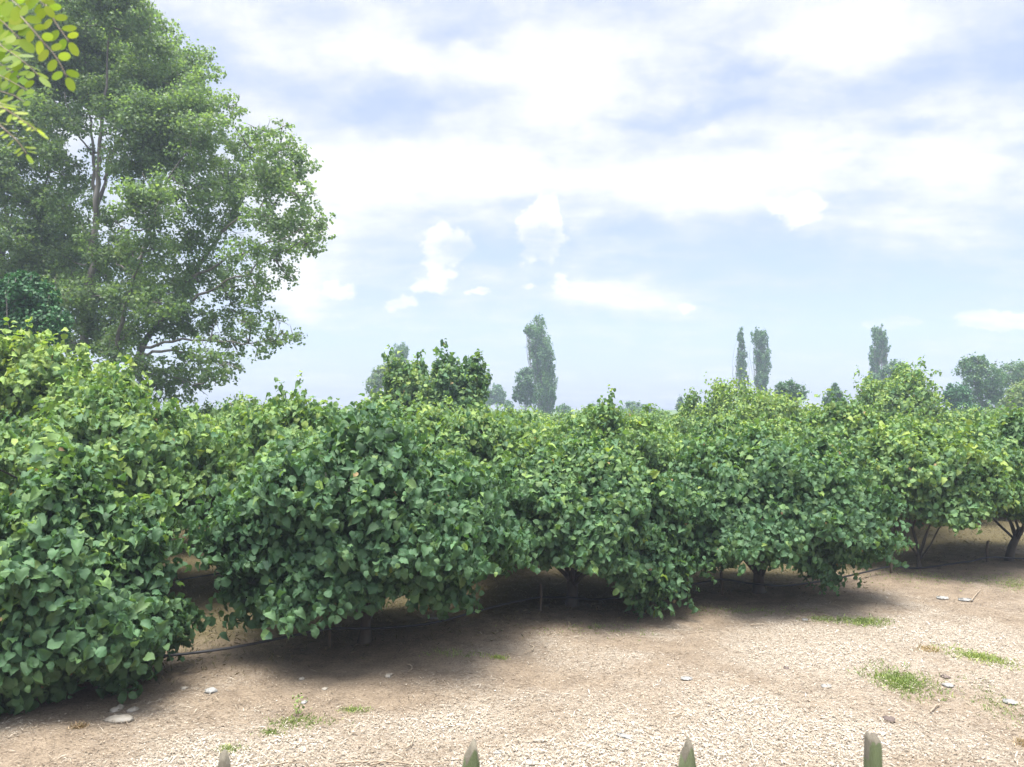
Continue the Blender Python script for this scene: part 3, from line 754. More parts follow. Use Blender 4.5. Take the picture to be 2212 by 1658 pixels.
# thin dry grass on the shaded orchard floor between the rows
N = 60000
yy = 8.5 + (rngL.random(N) ** 1.2) * 17; xx = rngL.uniform(-0.74, 0.74, N) * yy
ln = 9.97 + (xx + 1.88) * 0.455; keep = (rngL.random(N) < np.clip((yy - ln + 0.9) / 1.6, 0, 1) * (.25 + .9 * fbm(xx * .9, yy * .9, 41, 3)))
xx, yy = xx[keep], yy[keep]; N = len(xx)
L = norm(np.stack([rngL.normal(0, 1.0, N), rngL.normal(0, 1.0, N), np.full(N, .55)], 1))
mD, t, o = new_mat('orchard_dry_grass')
tone = t.n('ShaderNodeAttribute', attribute_name='tone').outputs['Fac']
pb = t.n('ShaderNodeBsdfPrincipled', ins={'Base Color': t.ramp(tone, [(0.0, (0.060, 0.063, 0.021)), (0.4, (0.120, 0.099, 0.045)), (1.0, (0.252, 0.198, 0.108))]), 'Roughness': 0.9}); t.nt.links.new(pb.outputs[0], o.inputs[0])
dg = link('dry_grass', place_leaves('dry_grass', 'blade', np.stack([xx, yy, ground_h(xx, yy) - .004], 1), L, norm(rngL.normal(0, 1, (N, 3)) + [0, 0, .8]), rngL.uniform(.04, .10, N), np.clip(rngL.normal(.4, .25, N), 0, 1), mD, wid=rngL.uniform(.10, .25, N)))
tag(dg, 'thin dry olive-brown grass on the orchard floor under the hazels', 'grass', kind='stuff')

# ------------------------------------------------------------------ grass patches and weeds
rngG = np.random.default_rng(31)
def grass_patch(px, py, wpx, hpx, n, tone, blade, label, slope=0.0, name='grass_patch', mat=None):
    c = on_ground(px, py); d = np.linalg.norm(c[:2]); s = d / F0
    rx = wpx / 2 * s; ry = hpx / 2 * s * d / CAM_H * 0.9
    root_loc = c
    nt = max(20, n // 7 if wpx > 65 else n // 3)
    a = rngG.uniform(0, 2 * PI, nt); r = np.minimum(np.abs(rngG.normal(0, .58, nt)), 1.25)
    tx = r * np.cos(a) * rx; ty = r * np.sin(a) * ry - slope * r * np.cos(a) * ry
    per = n // nt
    p = np.stack([np.repeat(tx, per), np.repeat(ty, per), np.zeros(nt * per)], 1)
    p[:, :2] += rngG.normal(0, .055 if wpx > 65 else .02, (len(p), 2))
    p[:, 2] = ground_h(p[:, 0] + c[0], p[:, 1] + c[1]) - c[2] - 0.004
    m = len(p)
    L = norm(np.stack([rngG.normal(0, .75, m), rngG.normal(0, .75, m), np.ones(m)], 1))
    Nn = norm(rngG.normal(0, 1, (m, 3)))
    tn = np.clip(tone + np.repeat(rngG.normal(0, .15, nt), per) + rngG.normal(0, .12, m), 0, 1)
    me = place_leaves(name, 'blade', p, L, Nn, blade * 0.72 * rngG.uniform(.4, 1.3, m), tn, mat or M_GRASS, wid=rngG.uniform(.12, .3, m))
    tag(link(name, me, loc=tuple(c)), label, 'grass patch', 'green grass patches on the bare soil')
grass_patch(1943, 1471, 98, 52, 2600, .42, .075, 'largest tuft of bright green grass, near the lower right corner')
grass_patch(2122, 1424, 105, 26, 1500, .68, .07, 'slanting yellow-green grass strip at the right edge', slope=.8)
grass_patch(1868, 1346, 100, 17, 1300, .5, .07, 'flat long strip of bright grass in front of the last bush before the clearing')
grass_patch(766, 1530, 62, 14, 500, .5, .05, 'small flat grass spot between pale shells, furthest right of the lower left spots')
grass_patch(588, 1582, 60, 14, 380, .5, .05, 'small dense grass spot above the one nearest the fence')
grass_patch(494, 1615, 62, 16, 420, .48, .055, 'grass spot nearest the fence at lower left, behind a grey picket tip')
grass_patch(1078, 1425, 42, 10, 320, .75, .05, 'small olive grass spot on brown soil below the middle bushes')
for (x, y, w, hgt) in [(430, 1470, 260, 60)]: pass
gp = []
for px, py, wpx, hpx, n in [(1795,1339,70,9,220),(2195,1263,90,22,420),(650,1560,100,20,200),(2155,1520,70,50,150),(1600,1320,260,14,200),(1300,1360,200,20,120),(2000,1250,200,20,260),(980,1420,120,14,90)]:
    c = on_ground(px, py); d = np.linalg.norm(c[:2]); q = d / F0
    p = np.stack([c[0] + rngG.normal(0, .33, n) * wpx * q, c[1] + rngG.normal(0, .33, n) * hpx * q * d / CAM_H, np.zeros(n)], 1)
    p = np.repeat(p, 4, 0); p[:, :2] += rngG.normal(0, .02, (4 * n, 2)); gp.append(p)
p = np.concatenate(gp); m = len(p); p[:, 2] = ground_h(p[:, 0], p[:, 1]) - .004
o = link('sparse_grass', place_leaves('sparse_grass', 'blade', p, norm(np.stack([rngG.normal(0, .8, m), rngG.normal(0, .8, m), np.ones(m)], 1)), norm(rngG.normal(0, 1, (m, 3))), rngG.uniform(.015, .05, m), np.clip(rngG.normal(.4, .2, m), 0, 1), M_GRASS, wid=rngG.uniform(.12, .3, m)))
tag(o, 'sparse scattered grass blades coming up through soil and shells', 'grass', kind='stuff')
# low leafy weed and an orange dry tuft
def stem_weed(px, py, hgt, n, label, tone, mat, lw=.06, name='weed', cat='weed'):
    c = on_ground(px, py)
    zz = rngG.uniform(.02, hgt, n); p = np.stack([rngG.normal(0, .05, n), rngG.normal(0, .05, n), zz], 1)
    L = norm(rngG.normal(0, 1, (n, 3)) + [0, 0, .4]); Nn = norm(rngG.normal(0, .5, (n, 3)) + [0, 0, 1])
    root = thing(name, label, cat, tuple(c))
    b = MB()
    for q in range(3): b.tube(curve_pts((rngG.normal(0, .02), rngG.normal(0, .02), -.02), (rngG.normal(0, .05), rngG.normal(0, .05), hgt), 5, .08, rngG), np.linspace(.004, .0015, 5), 5)
    link('stem', b.mesh('stem', M_TWIG), root)
    link('leaves', place_leaves('leaves', 'kite', p, L, Nn, lw * rngG.uniform(.5, 1.2, n), np.clip(tone + rngG.normal(0, .1, n), 0, 1), mat), root)
stem_weed(645, 1545, .20, 46, 'thin upright weed standing among pale shells at lower left', .3, M_GRASS, lw=.035)
mDry = leaf_material('dry_grass', [(0.0, (.24, .165, .09)), (1.0, (.46, .36, .22))], rough=.8, trans=.2)
grass_patch(169, 1577, 24, 10, 260, .3, .07, 'small orange-brown dry grass tuft at lower left', name='dry_grass_tuft', mat=mDry)
grass_patch(2212 - 2040 + 2040, 1600, 30, 8, 240, .6, .08, 'dry straw tuft near the lower right corner', name='dry_grass_tuft', mat=mDry)
grass_patch(2005, 1408, 50, 14, 200, .8, .09, 'dry straw tuft left of the slanting yellow-green strip', name='dry_grass_tuft', mat=mDry)

# ------------------------------------------------------------------ stones, scraps, twigs
rngS = np.random.default_rng(8)
def stone(px, py, wpx, hpx, mat, label, name='stone', cat='stone', flat=0.42, group=None):
    c = on_ground(px, py); d = np.linalg.norm(c[:2]); s = d / F0
    rx = wpx / 2 * s * .66; ry = max(hpx / 2 * s * d / CAM_H * .7, rx * .35); rz = rx * flat * 1.15
    nu, nv = 11, 6; v = []; q = []; tr = []
    lump = rngS.uniform(.8, 1.2, (nv, nu)) * rngS.uniform(.72, 1.25, (1, nu))
    for i in range(nv):
        ph = -PI / 2 + PI * (i + .5) / nv
        for k in range(nu):
            th = 2 * PI * k / nu; l = lump[i, k]
            v.append((rx * math.cos(th) * math.cos(ph) * l, ry * math.sin(th) * math.cos(ph) * l, rz * math.sin(ph) * l + rz * .35))
    v += [(0, 0, -rz * .6), (0, 0, rz * 1.3)]
    for i in range(nv - 1):
        for k in range(nu): q.append((i * nu + k, i * nu + (k + 1) % nu, (i + 1) * nu + (k + 1) % nu, (i + 1) * nu + k))
    for k in range(nu):
        tr.append((nv * nu, (k + 1) % nu, k)); tr.append((nv * nu + 1, (nv - 1) * nu + k, (nv - 1) * nu + (k + 1) % nu))
    o = link(name, mesh_poly(name, v, [np.array(q), np.array(tr)], mat, False), loc=tuple(c))
    tag(o, label, cat, group)
sg = 'pale stones lying on the soil'
stone(456, 1498, 40, 12, M_SCRAP, 'white lumpy stone in front of the nearest left bush', group=sg)
stone(398, 1489, 22, 6, M_STONE, 'small flat stone left of the white lumpy one', group=sg)
stone(252, 1533, 28, 14, M_STONE, 'pale stone at lower left, left of a flatter one', group=sg)
stone(287, 1535, 30, 9, M_STONE, 'flat pale stone at lower left beside a thicker one', group=sg)
stone(260, 1556, 82, 18, M_STONE, 'long flat slab of pale stone half buried at lower left', flat=.22, group=sg)
stone(651, 1468, 18, 7, M_STONE, 'small pale stone on shaded soil below the broad forked-trunk bush', group=sg)
stone(703, 1488, 18, 9, M_STONE, 'small yellowish stone right of the middle lower-left litter', group=sg)
stone(839, 1460, 26, 7, M_STONE, 'narrow pale stone below the broad forked-trunk bush', group=sg)
stone(1146, 1645, 32, 16, M_SCRAP, 'whitish chunky stone at the bottom edge right of the pointed picket', group=sg)
stone(1050, 1653, 18, 10, M_STONE, 'little stone touching the pointed green picket tip', group=sg)
stone(1074, 1620, 34, 8, M_SCRAP, 'flat white stone above the chunky one at the bottom edge', flat=.25, group=sg)
stone(1165, 1602, 52, 7, M_STONE, 'thin long pale stone above the chunky bottom one', flat=.22, group=sg)
stone(655, 1520, 22, 9, M_SCRAP, 'white stone beside the thin upright weed', group=sg)
stone(2048, 1483, 25, 10, M_SCRAP, 'white stone right of the largest grass tuft', group=sg)
stone(1795, 1655, 30, 10, M_STONE, 'pale stone at the bottom edge left of the split picket', group=sg)
stone(1922, 1563, 36, 14, M_CLOD, 'dark clod of earth near the split picket', 'earth_clod', 'clod')
stone(2042, 1467, 22, 8, M_CLOD, 'dark earth spot just above a white stone on the right', 'earth_clod', 'clod')
stone(1698, 1440, 16, 8, M_CLOD, 'small dark clod in the pale shells right of centre', 'earth_clod', 'clod')

def scrap(px, py, wpx, hpx, rot, label, bend=.35):
    c = on_ground(px, py); d = np.linalg.norm(c[:2]); s = d / F0
    L = wpx * s * .8; Wd = max(.03, hpx * s * d / CAM_H * .6)
    n = 8; v = []; q = []
    for lay in (0, 1):
        for i in range(n + 1):
            tt = i / n - .5; hh = .014 + bend * L * .12 * math.sin(i * 1.3) ** 2 + .004 * lay
            w = Wd * (1 - (2 * tt) ** 4 * .7) / 2 * rngS.uniform(.8, 1.1)
            for sd in (-1, 1):
                x = tt * L; y = sd * w
                v.append((x * math.cos(rot) - y * math.sin(rot), x * math.sin(rot) + y * math.cos(rot), hh + (.008 * sd)))
    m = 2 * (n + 1)
    for i in range(n):
        a = 2 * i; q += [(a + 1, a, a + 2, a + 3), (m + a, m + a + 1, m + a + 3, m + a + 2), (a, m + a, m + a + 2, a + 2), (m + a + 1, a + 1, a + 3, m + a + 3)]
    q += [(0, 1, m + 1, m), (2 * n + 1, 2 * n, m + 2 * n, m + 2 * n + 1)]
    tag(link('paper_scrap', mesh_poly('paper_scrap', v, [np.array(q)], M_SCRAP, False), loc=tuple(c)), label, 'scrap', 'white paper scraps on the soil')
scrap(1350, 1604, 46, 8, -.55, 'white oblong scrap lying left of the lower centre-right picket tip', .05)
scrap(2036, 1292, 26, 5, -.1, 'crinkled white scrap on the clearing, left of two')
scrap(2086, 1297, 32, 5, -.05, 'longer thin white scrap on the clearing, right of two')
scrap(2182, 1518, 28, 8, -.5, 'bent white scrap at the right edge below the grass strip')
scrap(1739, 1342, 14, 4, 0, 'tiny white scrap left of the flat bright grass strip')
scrap(1785, 1486, 26, 7, .2, 'curled white scrap left of the largest grass tuft')
scrap(1483, 1470, 30, 7, -.1, 'faint white scrap on pale litter right of centre')
scrap(938, 1342, 22, 4, .0, 'white scrap on shaded soil under the broad forked-trunk bush')

def twig(label, paths, r=.009):
    b = MB(); P = [[on_ground(*p) for p in pa] for pa in paths]; o = P[0][0]
    for pa in P:
        pa = np.array(pa) - o; pa[:, 2] += .02
        tt = np.linspace(0, 1, len(pa)); t2 = np.linspace(0, 1, 4 * len(pa))
        Q = np.stack([np.interp(t2, tt, pa[:, a]) for a in range(3)], 1); Q[:, 2] += rngS.uniform(0, .012, len(Q))
        b.tube(Q, np.linspace(r, r * .45, len(Q)), 6)
    tag(link('twig', b.mesh('twig', M_TWIG), loc=tuple(o)), label, 'twig', 'dry twigs on the soil')
twig('dry twig curved like a hook below the middle bushes', [[(1143,1396),(1153,1400),(1150,1408),(1129,1418)]])
twig('small hooked dry twig below the broad forked-trunk bush', [[(880,1443),(890,1446),(890,1452),(882,1456)]], .007)
twig('curved pale twig above the long branching one at the bottom', [[(877,1614),(888,1606),(893,1596),(893,1589)]])
twig('long branching dry twig along the bottom edge', [[(725,1652),(780,1648),(829,1646),(880,1650),(918,1652),(967,1647)], [(800,1656),(829,1646),(850,1637)]])
twig('straight dry twig lying level right of centre', [[(1621,1353),(1640,1352),(1666,1355)]], .010)
twig('forked pale twig below the largest grass tuft', [[(2010,1540),(2020,1528),(2036,1519)], [(2020,1528),(2030,1520)]])
twig('thin dry twig on the clearing near two white scraps', [[(2098,1300),(2110,1288),(2118,1280)]], .008)
twig('small dry twig left of the lower centre-right picket', [[(1455,1556),(1466,1550),(1476,1546)]])
twig('dry twig at the right edge, slanting down', [[(2125,1580),(2150,1590),(2185,1602)]], .007)
twig('thin dry twig lying near the slanting grass strip of the lower left', [[(560,1655),(620,1648),(680,1652)]], .007)

# ------------------------------------------------------------------ stakes and drip pipe
def row_pt(px, py):
    """where the sight line meets the upright plane of the front row"""
    d = ray(px, py); y = None
    xs = [p[0] for p in T]; ys = [p[1] for p in T]
    lo, hi = 6.0, 20.0
    for _ in range(40):
        mdl = (lo + hi) / 2; x = d[0] / d[1] * mdl
        yr = np.interp(x, xs, ys) - 0.12
        if mdl < yr: lo = mdl
        else: hi = mdl
    return at(px, py, (lo + hi) / 2)
rngK = np.random.default_rng(4)
def stake(px, ybase, ytop, label, w=.028):
    p = on_ground(px, ybase); top = CAM_H + ray(px, ytop)[2] / ray(px, ytop)[1] * p[1]
    b = MB(); b.tube([(0, 0, -.1), (.0, 0, .1), (rngK.normal(0, .012), 0, top * .6), (rngK.normal(0, .02), 0, top)], [w, w * .95, w * .9, w * .8], 5, .1, rngK)
    tag(link('wooden_stake', b.mesh('wooden_stake', M_STAKE), loc=tuple(p)), label, 'stake', 'thin wooden stakes carrying the drip pipe')
stake(712, 1397, 1320, 'thin wooden stake left of the forked trunk')
stake(1168, 1322, 1262, 'reddish wooden stake left of the trunk of the ground-sweeping bush')
stake(1560, 1283, 1225, 'dark thin stake left of the low short trunk')
stake(1926, 1242, 1165, 'tall pale stake left of the thin pale stems')
stake(2133, 1216, 1170, 'short stake left of the thick leaning trunk')
pp = [(330,1420),(420,1411),(520,1397),(640,1372),(712,1357),(795,1359),(900,1352),(960,1341),(1040,1318),(1100,1303),(1150,1293),(1168,1290),(1230,1291),(1290,1297),(1400,1284),(1500,1262),(1560,1250),(1600,1258),(1640,1263),(1700,1267),(1800,1252),(1880,1234),(1926,1222),(1980,1230),(2030,1229),(2070,1222),(2100,1213),(2133,1203),(2180,1206),(2230,1208)]
P = np.array([row_pt(*q) for q in pp]); P[:, 2] = np.maximum(P[:, 2], ground_h(P[:, 0], P[:, 1]) + .015)
tt = np.linspace(0, 1, len(P)); t2 = np.linspace(0, 1, len(P) * 5)
Q = np.stack([np.interp(t2, tt, P[:, a]) for a in range(3)], 1)
for _ in range(3): Q[1:-1] = (Q[:-2] + 2 * Q[1:-1] + Q[2:]) / 4
b = MB(); b.tube(Q, .016, 8)
tag(link('drip_pipe', b.mesh('drip_pipe', M_PIPE)), 'black drip irrigation pipe sagging from stake to stake along the front row', 'pipe')
b = MB(); pts = [T[1] + u * i + v for i in np.linspace(-4, 8, 60)]
b.tube([(p[0], p[1], .2 + .06 * math.sin(k * 1.1)) for k, p in enumerate(pts)], .0125, 7)
tag(link('drip_pipe', b.mesh('drip_pipe_back', M_PIPE)), 'second black drip pipe in the shade of the second row, behind the left gap', 'pipe')

# ------------------------------------------------------------------ fence and terrace under the viewer
TZ = 1.22
def box_v(x0, x1, y0, y1, z0, z1):
    v = [(x0,y0,z0),(x1,y0,z0),(x1,y1,z0),(x0,y1,z0),(x0,y0,z1),(x1,y0,z1),(x1,y1,z1),(x0,y1,z1)]
    q = [(3,2,1,0),(4,5,6,7),(0,1,5,4),(1,2,6,5),(2,3,7,6),(3,0,4,7)]
    return np.array(v, float), np.array(q)
b = MB(); vv, qq = box_v(-9, 9, -5, 2.9, -.3, TZ); b.add(vv, qq)
tag(link('terrace', b.mesh('terrace', M_WALL, False)), kind='structure')
fence = thing('picket_fence', 'weathered green picket fence, only its pointed tips reaching into the bottom edge', 'fence', (0, 2.06, TZ))
fd = np.array([0.981, 0.193]); fdir3 = np.array([fd[0], fd[1], 0]); fn = np.array([-fd[1], fd[0], 0])
TIPS = [(483, 1633, 30, 1.90, 'round'), (1014, 1611, 46, 2.02, 'point'), (1481, 1607, 40, 2.13, 'point'), (1884, 1593, 36, 2.25, 'split')]
ro = np.array(fence.location)
def picket(c, wid, ztop, style, rz):
    """c: foot xyz; a pale with bevelled edges, a tapering head and a slanted tip"""
    ca, sa = math.cos(rz), math.sin(rz); th = .015; h = ztop - TZ
    if style == 'round': prof = [(-.5,0),(.5,0),(.5,h-.055),(.40,h-.028),(.2,h-.006),(-.05,h),(-.3,h-.012),(-.45,h-.035),(-.5,h-.06)]
    elif style == 'split': prof = [(-.5,0),(.5,0),(.47,h-.03),(.40,h-.008),(.2,h-.004),(.02,h-.012),(-.06,h-.002),(-.26,h),(-.34,h-.012),(-.42,h-.06)]
    else: prof = [(-.5,0),(.5,0),(.5,h-.06),(.42,h-.03),(.34,h-.004),(.2,h),(.08,h-.012),(-.2,h-.04),(-.42,h-.085),(-.5,h-.10)]
    n = len(prof); v = []
    for d, k in ((-th, .93), (-th * .8, 1.0), (th * .8, 1.0), (th, .93)):
        for (x, z) in prof:
            x *= wid * k; zz = z - (0.006 if k < 1 and z > h - .12 else 0) + (0.012 if d > 0 and z > h - .05 else 0)
            v.append((c[0] - ro[0] + x * ca - d * sa, c[1] - ro[1] + x * sa + d * ca, zz))
    q = []
    for l in range(3):
        for i in range(n): q.append((l * n + i, l * n + (i + 1) % n, (l + 1) * n + (i + 1) % n, (l + 1) * n + i))
    faces = [np.array(q), np.array([list(range(n))[::-1], [3 * n + i for i in range(n)]])]
    me = mesh_poly('picket', v, faces, M_PICKTOP if style == 'round' else M_PICKET, False)
    me.materials.append(M_PICKTOP)
    for pl in me.polygons:                       # bare weathered wood on the cut tip
        if style != 'round' and pl.center[2] > h - .035 and len(pl.vertices) == 4: pl.material_index = 1
    return link('picket', me, fence)
for k in range(-4, 8):
    if 0 <= k < 4:
        px, py, w, Y, st = TIPS[k]; top = at(px, py, Y); c = (top[0], top[1]); z = top[2]; wid = w / F0 * Y * 0.98
    else:
        base = np.array(at(TIPS[0][0], 1633, 1.90)[:2]); c = base + fd * .605 * k; z = 2.05; wid = .05; st = 'point'
        if k > 4 or k < -2: continue
    picket(c, wid, z, st, .193)
p0 = np.array(at(TIPS[0][0], 1633, 1.90)[:2]) - fd * 1.6
for zr in (.22, .50):
    b = MB(); a = np.array([*p0, TZ + zr]) - ro + fn * .045; e = a + fdir3 * 4.6
    w = np.array([0, 0, .035]); dth = fn * .018
    v = [a - w - dth, e - w - dth, e - w + dth, a - w + dth, a + w - dth, e + w - dth, e + w + dth, a + w + dth]
    b.add(v, [(3,2,1,0),(4,5,6,7),(0,1,5,4),(1,2,6,5),(2,3,7,6),(3,0,4,7)])
    link('rail', b.mesh('rail', M_PICKET, False), fence)

# ------------------------------------------------------------------ locust branches hanging in at the top left
rngB = np.random.default_rng(12)
loc_root = thing('locust_tree', 'bright yellow-green locust leaves hanging into the top left corner close to the viewer', 'locust tree', (-2.6, 1.2, TZ))
lo = np.array(loc_root.location)
def Zp(x, y, Y): return at(x * .2302, y * .2302, Y)          # measured on an enlarged corner of the photo
lp = []; lL = []; lN = []; ls = []; lt = []; lw = []
bT = MB()
bT.tube(np.array([(-2.6, 1.2, TZ - .05), (-2.62, 1.2, 2.6), (-2.5, 1.25, 4.2), (-2.3, 1.4, 5.6)]) - lo, [.07, .06, .045, .02], 8)
bT.tube(np.array([(-2.5, 1.25, 4.2), (-1.9, 1.5, 4.35), tuple(Zp(-150, -200, 1.75))]) - lo, [.03, .016, .006], 6)
def compound(path, Y, Lpx, n, spread, tone, face, wid=1.0, ends=True, jitter=.12, terminal=True):
    """a pinnate leaf: path of the rachis (enlarged-corner pixels), n leaflet pairs"""
    Pp = np.array([Zp(x, y, Y + dy) for (x, y, dy) in path]); s = np.linspace(0, 1, len(Pp)); tt = np.linspace(0, 1, 24)
    Rr = np.stack([np.interp(tt, s, Pp[:, a]) for a in range(3)], 1)
    bT.tube(Rr - lo, np.linspace(.0016, .0007, 24), 5)
    for k in range(n):
        f = (k + .7) / (n + .3); i = min(int(f * 23), 22)
        p = Rr[i]; g = norm(Rr[i + 1] - Rr[i]); fc = norm(np.array(face) + rngB.normal(0, .25, 3)); sd = norm(np.cross(g, fc))
        for sg in (-1, 1):
            L = norm(g * .35 + sd * sg * spread + rngB.normal(0, jitter, 3) + np.array([0, 0, -.12]))
            lp.append(p + L * .004 - lo); lL.append(L); lN.append(fc); ls.append(.9 * Lpx * .2302 / F0 * Y * rngB.uniform(.85, 1.12) * (1 - .25 * abs(f - .45))); lt.append(tone + rngB.normal(0, .1)); lw.append(wid * rngB.uniform(.9, 1.1))
    if terminal:
        g = norm(Rr[-1] - Rr[-3]); lp.append(Rr[-1] - lo); lL.append(g); lN.append(np.array(face, float)); ls.append(Lpx * .2302 / F0 * Y); lt.append(tone); lw.append(wid)
FC = (0.1, -1.0, -0.15); ED = (0.05, -.35, 1.0)
compound([(60,20,.05),(180,140,.03),(290,260,0),(390,380,0),(500,500,0),(570,610,0),(630,730,0)], 1.72, 150, 7, .85, .62, FC, 1.05)
compound([(330,-120,.05),(400,-10,.02),(450,90,0),(500,180,0),(550,260,0),(610,340,0),(650,400,0)], 1.78, 160, 5, .9, .55, FC, .95)
compound([(-160,260,.1),(-60,380,.06),(50,460,.03),(170,540,0),(270,620,0),(370,720,0)], 1.95, 150, 8, .8, .25, (.3, -.7, .4), .8)  # low tone here and next: shade of the left clump painted into leaflets
compound([(-200,60,.1),(-90,130,.05),(30,210,.02),(110,290,0),(190,370,0)], 1.85, 190, 5, .85, .30, (.15, -1, .2), 1.0)
compound([(-200,900,.05),(-60,960,.03),(60,1030,.0),(180,1110,0),(280,1180,0),(360,1240,0)], 1.65, 125, 11, .75, .75, ED, .75, jitter=.08)
compound([(-120,1100,.03),(-30,1150,.02),(60,1230,0),(140,1300,0),(200,1370,0),(250,1450,0)], 1.7, 115, 9, .95, .6, (.1, -.7, .75), .7, jitter=.08)
compound([(-250,560,.2),(-120,640,.15),(20,720,.1),(150,790,.05),(260,850,0)], 2.1, 150, 7, .85, .12, (.1, -1, .3), .85)  # darkest leaves: their shade is put into the leaflet tone
compound([(-260,720,.2),(-140,800,.15),(10,860,.1),(140,900,.05),(230,960,0)], 2.15, 150, 7, .85, .08, (.1, -1, .3), .85)
compound([(-260,430,.25),(-140,500,.2),(-20,590,.12),(90,660,.1),(190,740,.08)], 2.2, 150, 8, .85, .15, (.1, -1, .3), .9)
compound([(-200,150,.25),(-100,230,.2),(-10,330,.15),(70,420,.1),(130,520,.08)], 2.15, 165, 7, .85, .2, (.2, -.9, .3), .95)
compound([(-200,-20,.2),(-80,60,.12),(20,120,.1),(90,200,.08)], 2.0, 180, 6, .85, .35, FC, 1.0)
compound([(-260,840,.2),(-150,900,.15),(-20,960,.1),(90,1010,.05)], 1.9, 140, 8, .9, .3, (.1, -.6, .8), .75)
compound([(-40,-150,.1),(40,-60,.05),(130,20,.03),(200,80,0)], 1.7, 190, 4, .9, .6, FC, 1.1)
compound([(250,-160,0),(310,-80,0),(360,-10,0),(420,60,0)], 1.75, 150, 4, .9, .6, FC, .9)
compound([(-200,300,.2),(-120,350,.15),(-30,400,.1),(60,430,.05)], 2.0, 170, 5, .9, .2, FC, .9)
link('branch', bT.mesh('locust_branch', M_TWIG), loc_root)
link('leaves', place_leaves('locust_leaves', 'leaflet', np.array(lp), np.array(lL), np.array(lN), np.array(ls), np.clip(lt, 0, 1), M_LOCUST, wid=np.array(lw)), loc_root)

# ------------------------------------------------------------------ sky
SUN_EL, SUN_AZ = R(80), R(205)           # azimuth from +Y towards +X: high up, a little behind the viewer, veiled by thin cloud
w = bpy.data.worlds.new('World'); bpy.context.scene.world = w; w.use_nodes = True
w.node_tree.nodes.clear()
t = NT(w.node_tree); out = t.n('ShaderNodeOutputWorld')
sky = t.n('ShaderNodeTexSky', sky_type='NISHITA', sun_disc=False, sun_elevation=SUN_EL, sun_rotation=SUN_AZ, air_density=1.0, dust_density=1.5, ozone_density=1.0)
G = t.n('ShaderNodeTexCoord').outputs['Generated']
sp = t.n('ShaderNodeSeparateXYZ', ins={0: G})
uu = t.math('ARCTAN2', sp.outputs[0], sp.outputs[1]); vv_ = t.math('ARCSINE', sp.outputs[2])
base = t.n('ShaderNodeCombineXYZ', ins={0: uu, 1: vv_, 2: 0.0}).outputs[0]
den = t.math('ADD', t.math('MAXIMUM', sp.outputs[2], 0.0), 0.22)
lay = t.n('ShaderNodeCombineXYZ', ins={0: t.math('DIVIDE', sp.outputs[0], den), 1: t.math('DIVIDE', sp.outputs[1], den), 2: 0.0}).outputs[0]
def warp(vec, scale, amt, detail):
    nz = t.noise(vec, scale, detail, .6, out=1)
    return t.vmath('MULTIPLY_ADD', nz, (amt, amt * .7, 0), t.vmath('ADD', vec, (-amt * .5, -amt * .35, 0)).outputs[0]).outputs[0]
soft = warp(base, 7.0, .13, 5); crisp = warp(warp(base, 26.0, .030, 5), 90.0, .011, 3)
def uv(px, py):
    d = ray(px, py); d = d / np.linalg.norm(d); return math.atan2(d[0], d[1]), math.asin(d[2])
def blob(vec, px, py, rx, ry, amp, inner):
    a, b_ = uv(px, py); sx, sy = F0 / rx, F0 / ry
    l = t.n('ShaderNodeVectorMath', operation='LENGTH', ins={0: t.vmath('MULTIPLY_ADD', vec, (sx, sy, 0), (-a * sx, -b_ * sy, 0)).outputs[0]}).outputs['Value']
    return t.mapr(l, 1.0, inner, 0, amp, True)
def total(vec, lst, inner):
    s = None
    for q in lst:
        m = blob(vec, *q, inner); s = m if s is None else t.math('ADD', s, m)
    return s
SOFT = [ # px, py, rx, ry, amount: broad soft masses (whiter > 0, bluer < 0)
    (1000,370,420,95,.55),(1500,390,480,90,.5),(700,400,200,120,.5),(1230,150,170,170,.45),(1820,80,280,110,.55),(2050,370,160,90,.45),(640,620,150,130,.55),(1000,110,330,90,.30),
    (520,60,140,60,.25),(820,80,180,70,.25),(1300,640,160,50,.55),(1420,670,130,35,.35),(2000,520,160,110,.15),(660,500,120,80,.3),(700,690,130,35,.3),
    (860,225,170,75,-.38),(800,265,90,40,-.2),(1185,95,60,60,-.16),(1000,55,140,28,-.25),(470,140,130,110,-.35),(640,190,110,60,-.2),(2110,160,240,75,-.45),(2190,80,120,120,-.28),(1620,150,110,26,-.40),
    (1500,240,170,26,-.35),(1380,262,90,18,-.2),(2010,280,70,22,-.3),(1300,500,260,45,-.40),(1080,540,280,80,-.45),(1560,560,330,100,-.40),(1900,640,330,120,-.48),(1900,430,160,30,-.15),(1850,340,120,16,-.15),
    (1160,760,900,70,-.08),(850,760,220,60,-.15)]
CRISP = [(960,520,52,36,.75),(945,585,40,60,.55),(1005,540,36,34,.5),(905,618,30,18,.5),(880,650,40,14,.4),(1165,480,44,40,.8),(1170,530,58,48,.7),(1185,450,26,36,.5),(1040,627,30,10,.75),(1146,620,28,9,.5),(860,658,36,17,.55),
         (720,625,45,22,.5),(740,640,22,10,.4),(1210,610,34,22,.4),(1480,668,22,13,.4),(1740,462,70,32,.5),(1700,440,60,24,.4),(1906,697,44,13,1.0),(1890,692,16,9,.4),(1965,697,28,8,.6),(2115,690,40,19,1.1),(2150,694,42,16,.8),(2200,696,36,15,1.0),(1225,1100,1,1,0)]
fb = t.noise(t.n('ShaderNodeMapping', ins={'Vector': lay, 'Rotation': (0, 0, .25), 'Scale': (1.0, 1.6, 1)}).outputs[0], 2.3, 8, .6)
fb2 = t.noise(base, 16.0, 7, .62)
fb4 = t.noise(warp(t.n('ShaderNodeMapping', ins={'Vector': lay, 'Rotation': (0, 0, .25), 'Scale': (1.0, 1.5, 1)}).outputs[0], 3.0, .25, 4), 7.5, 9, .62)
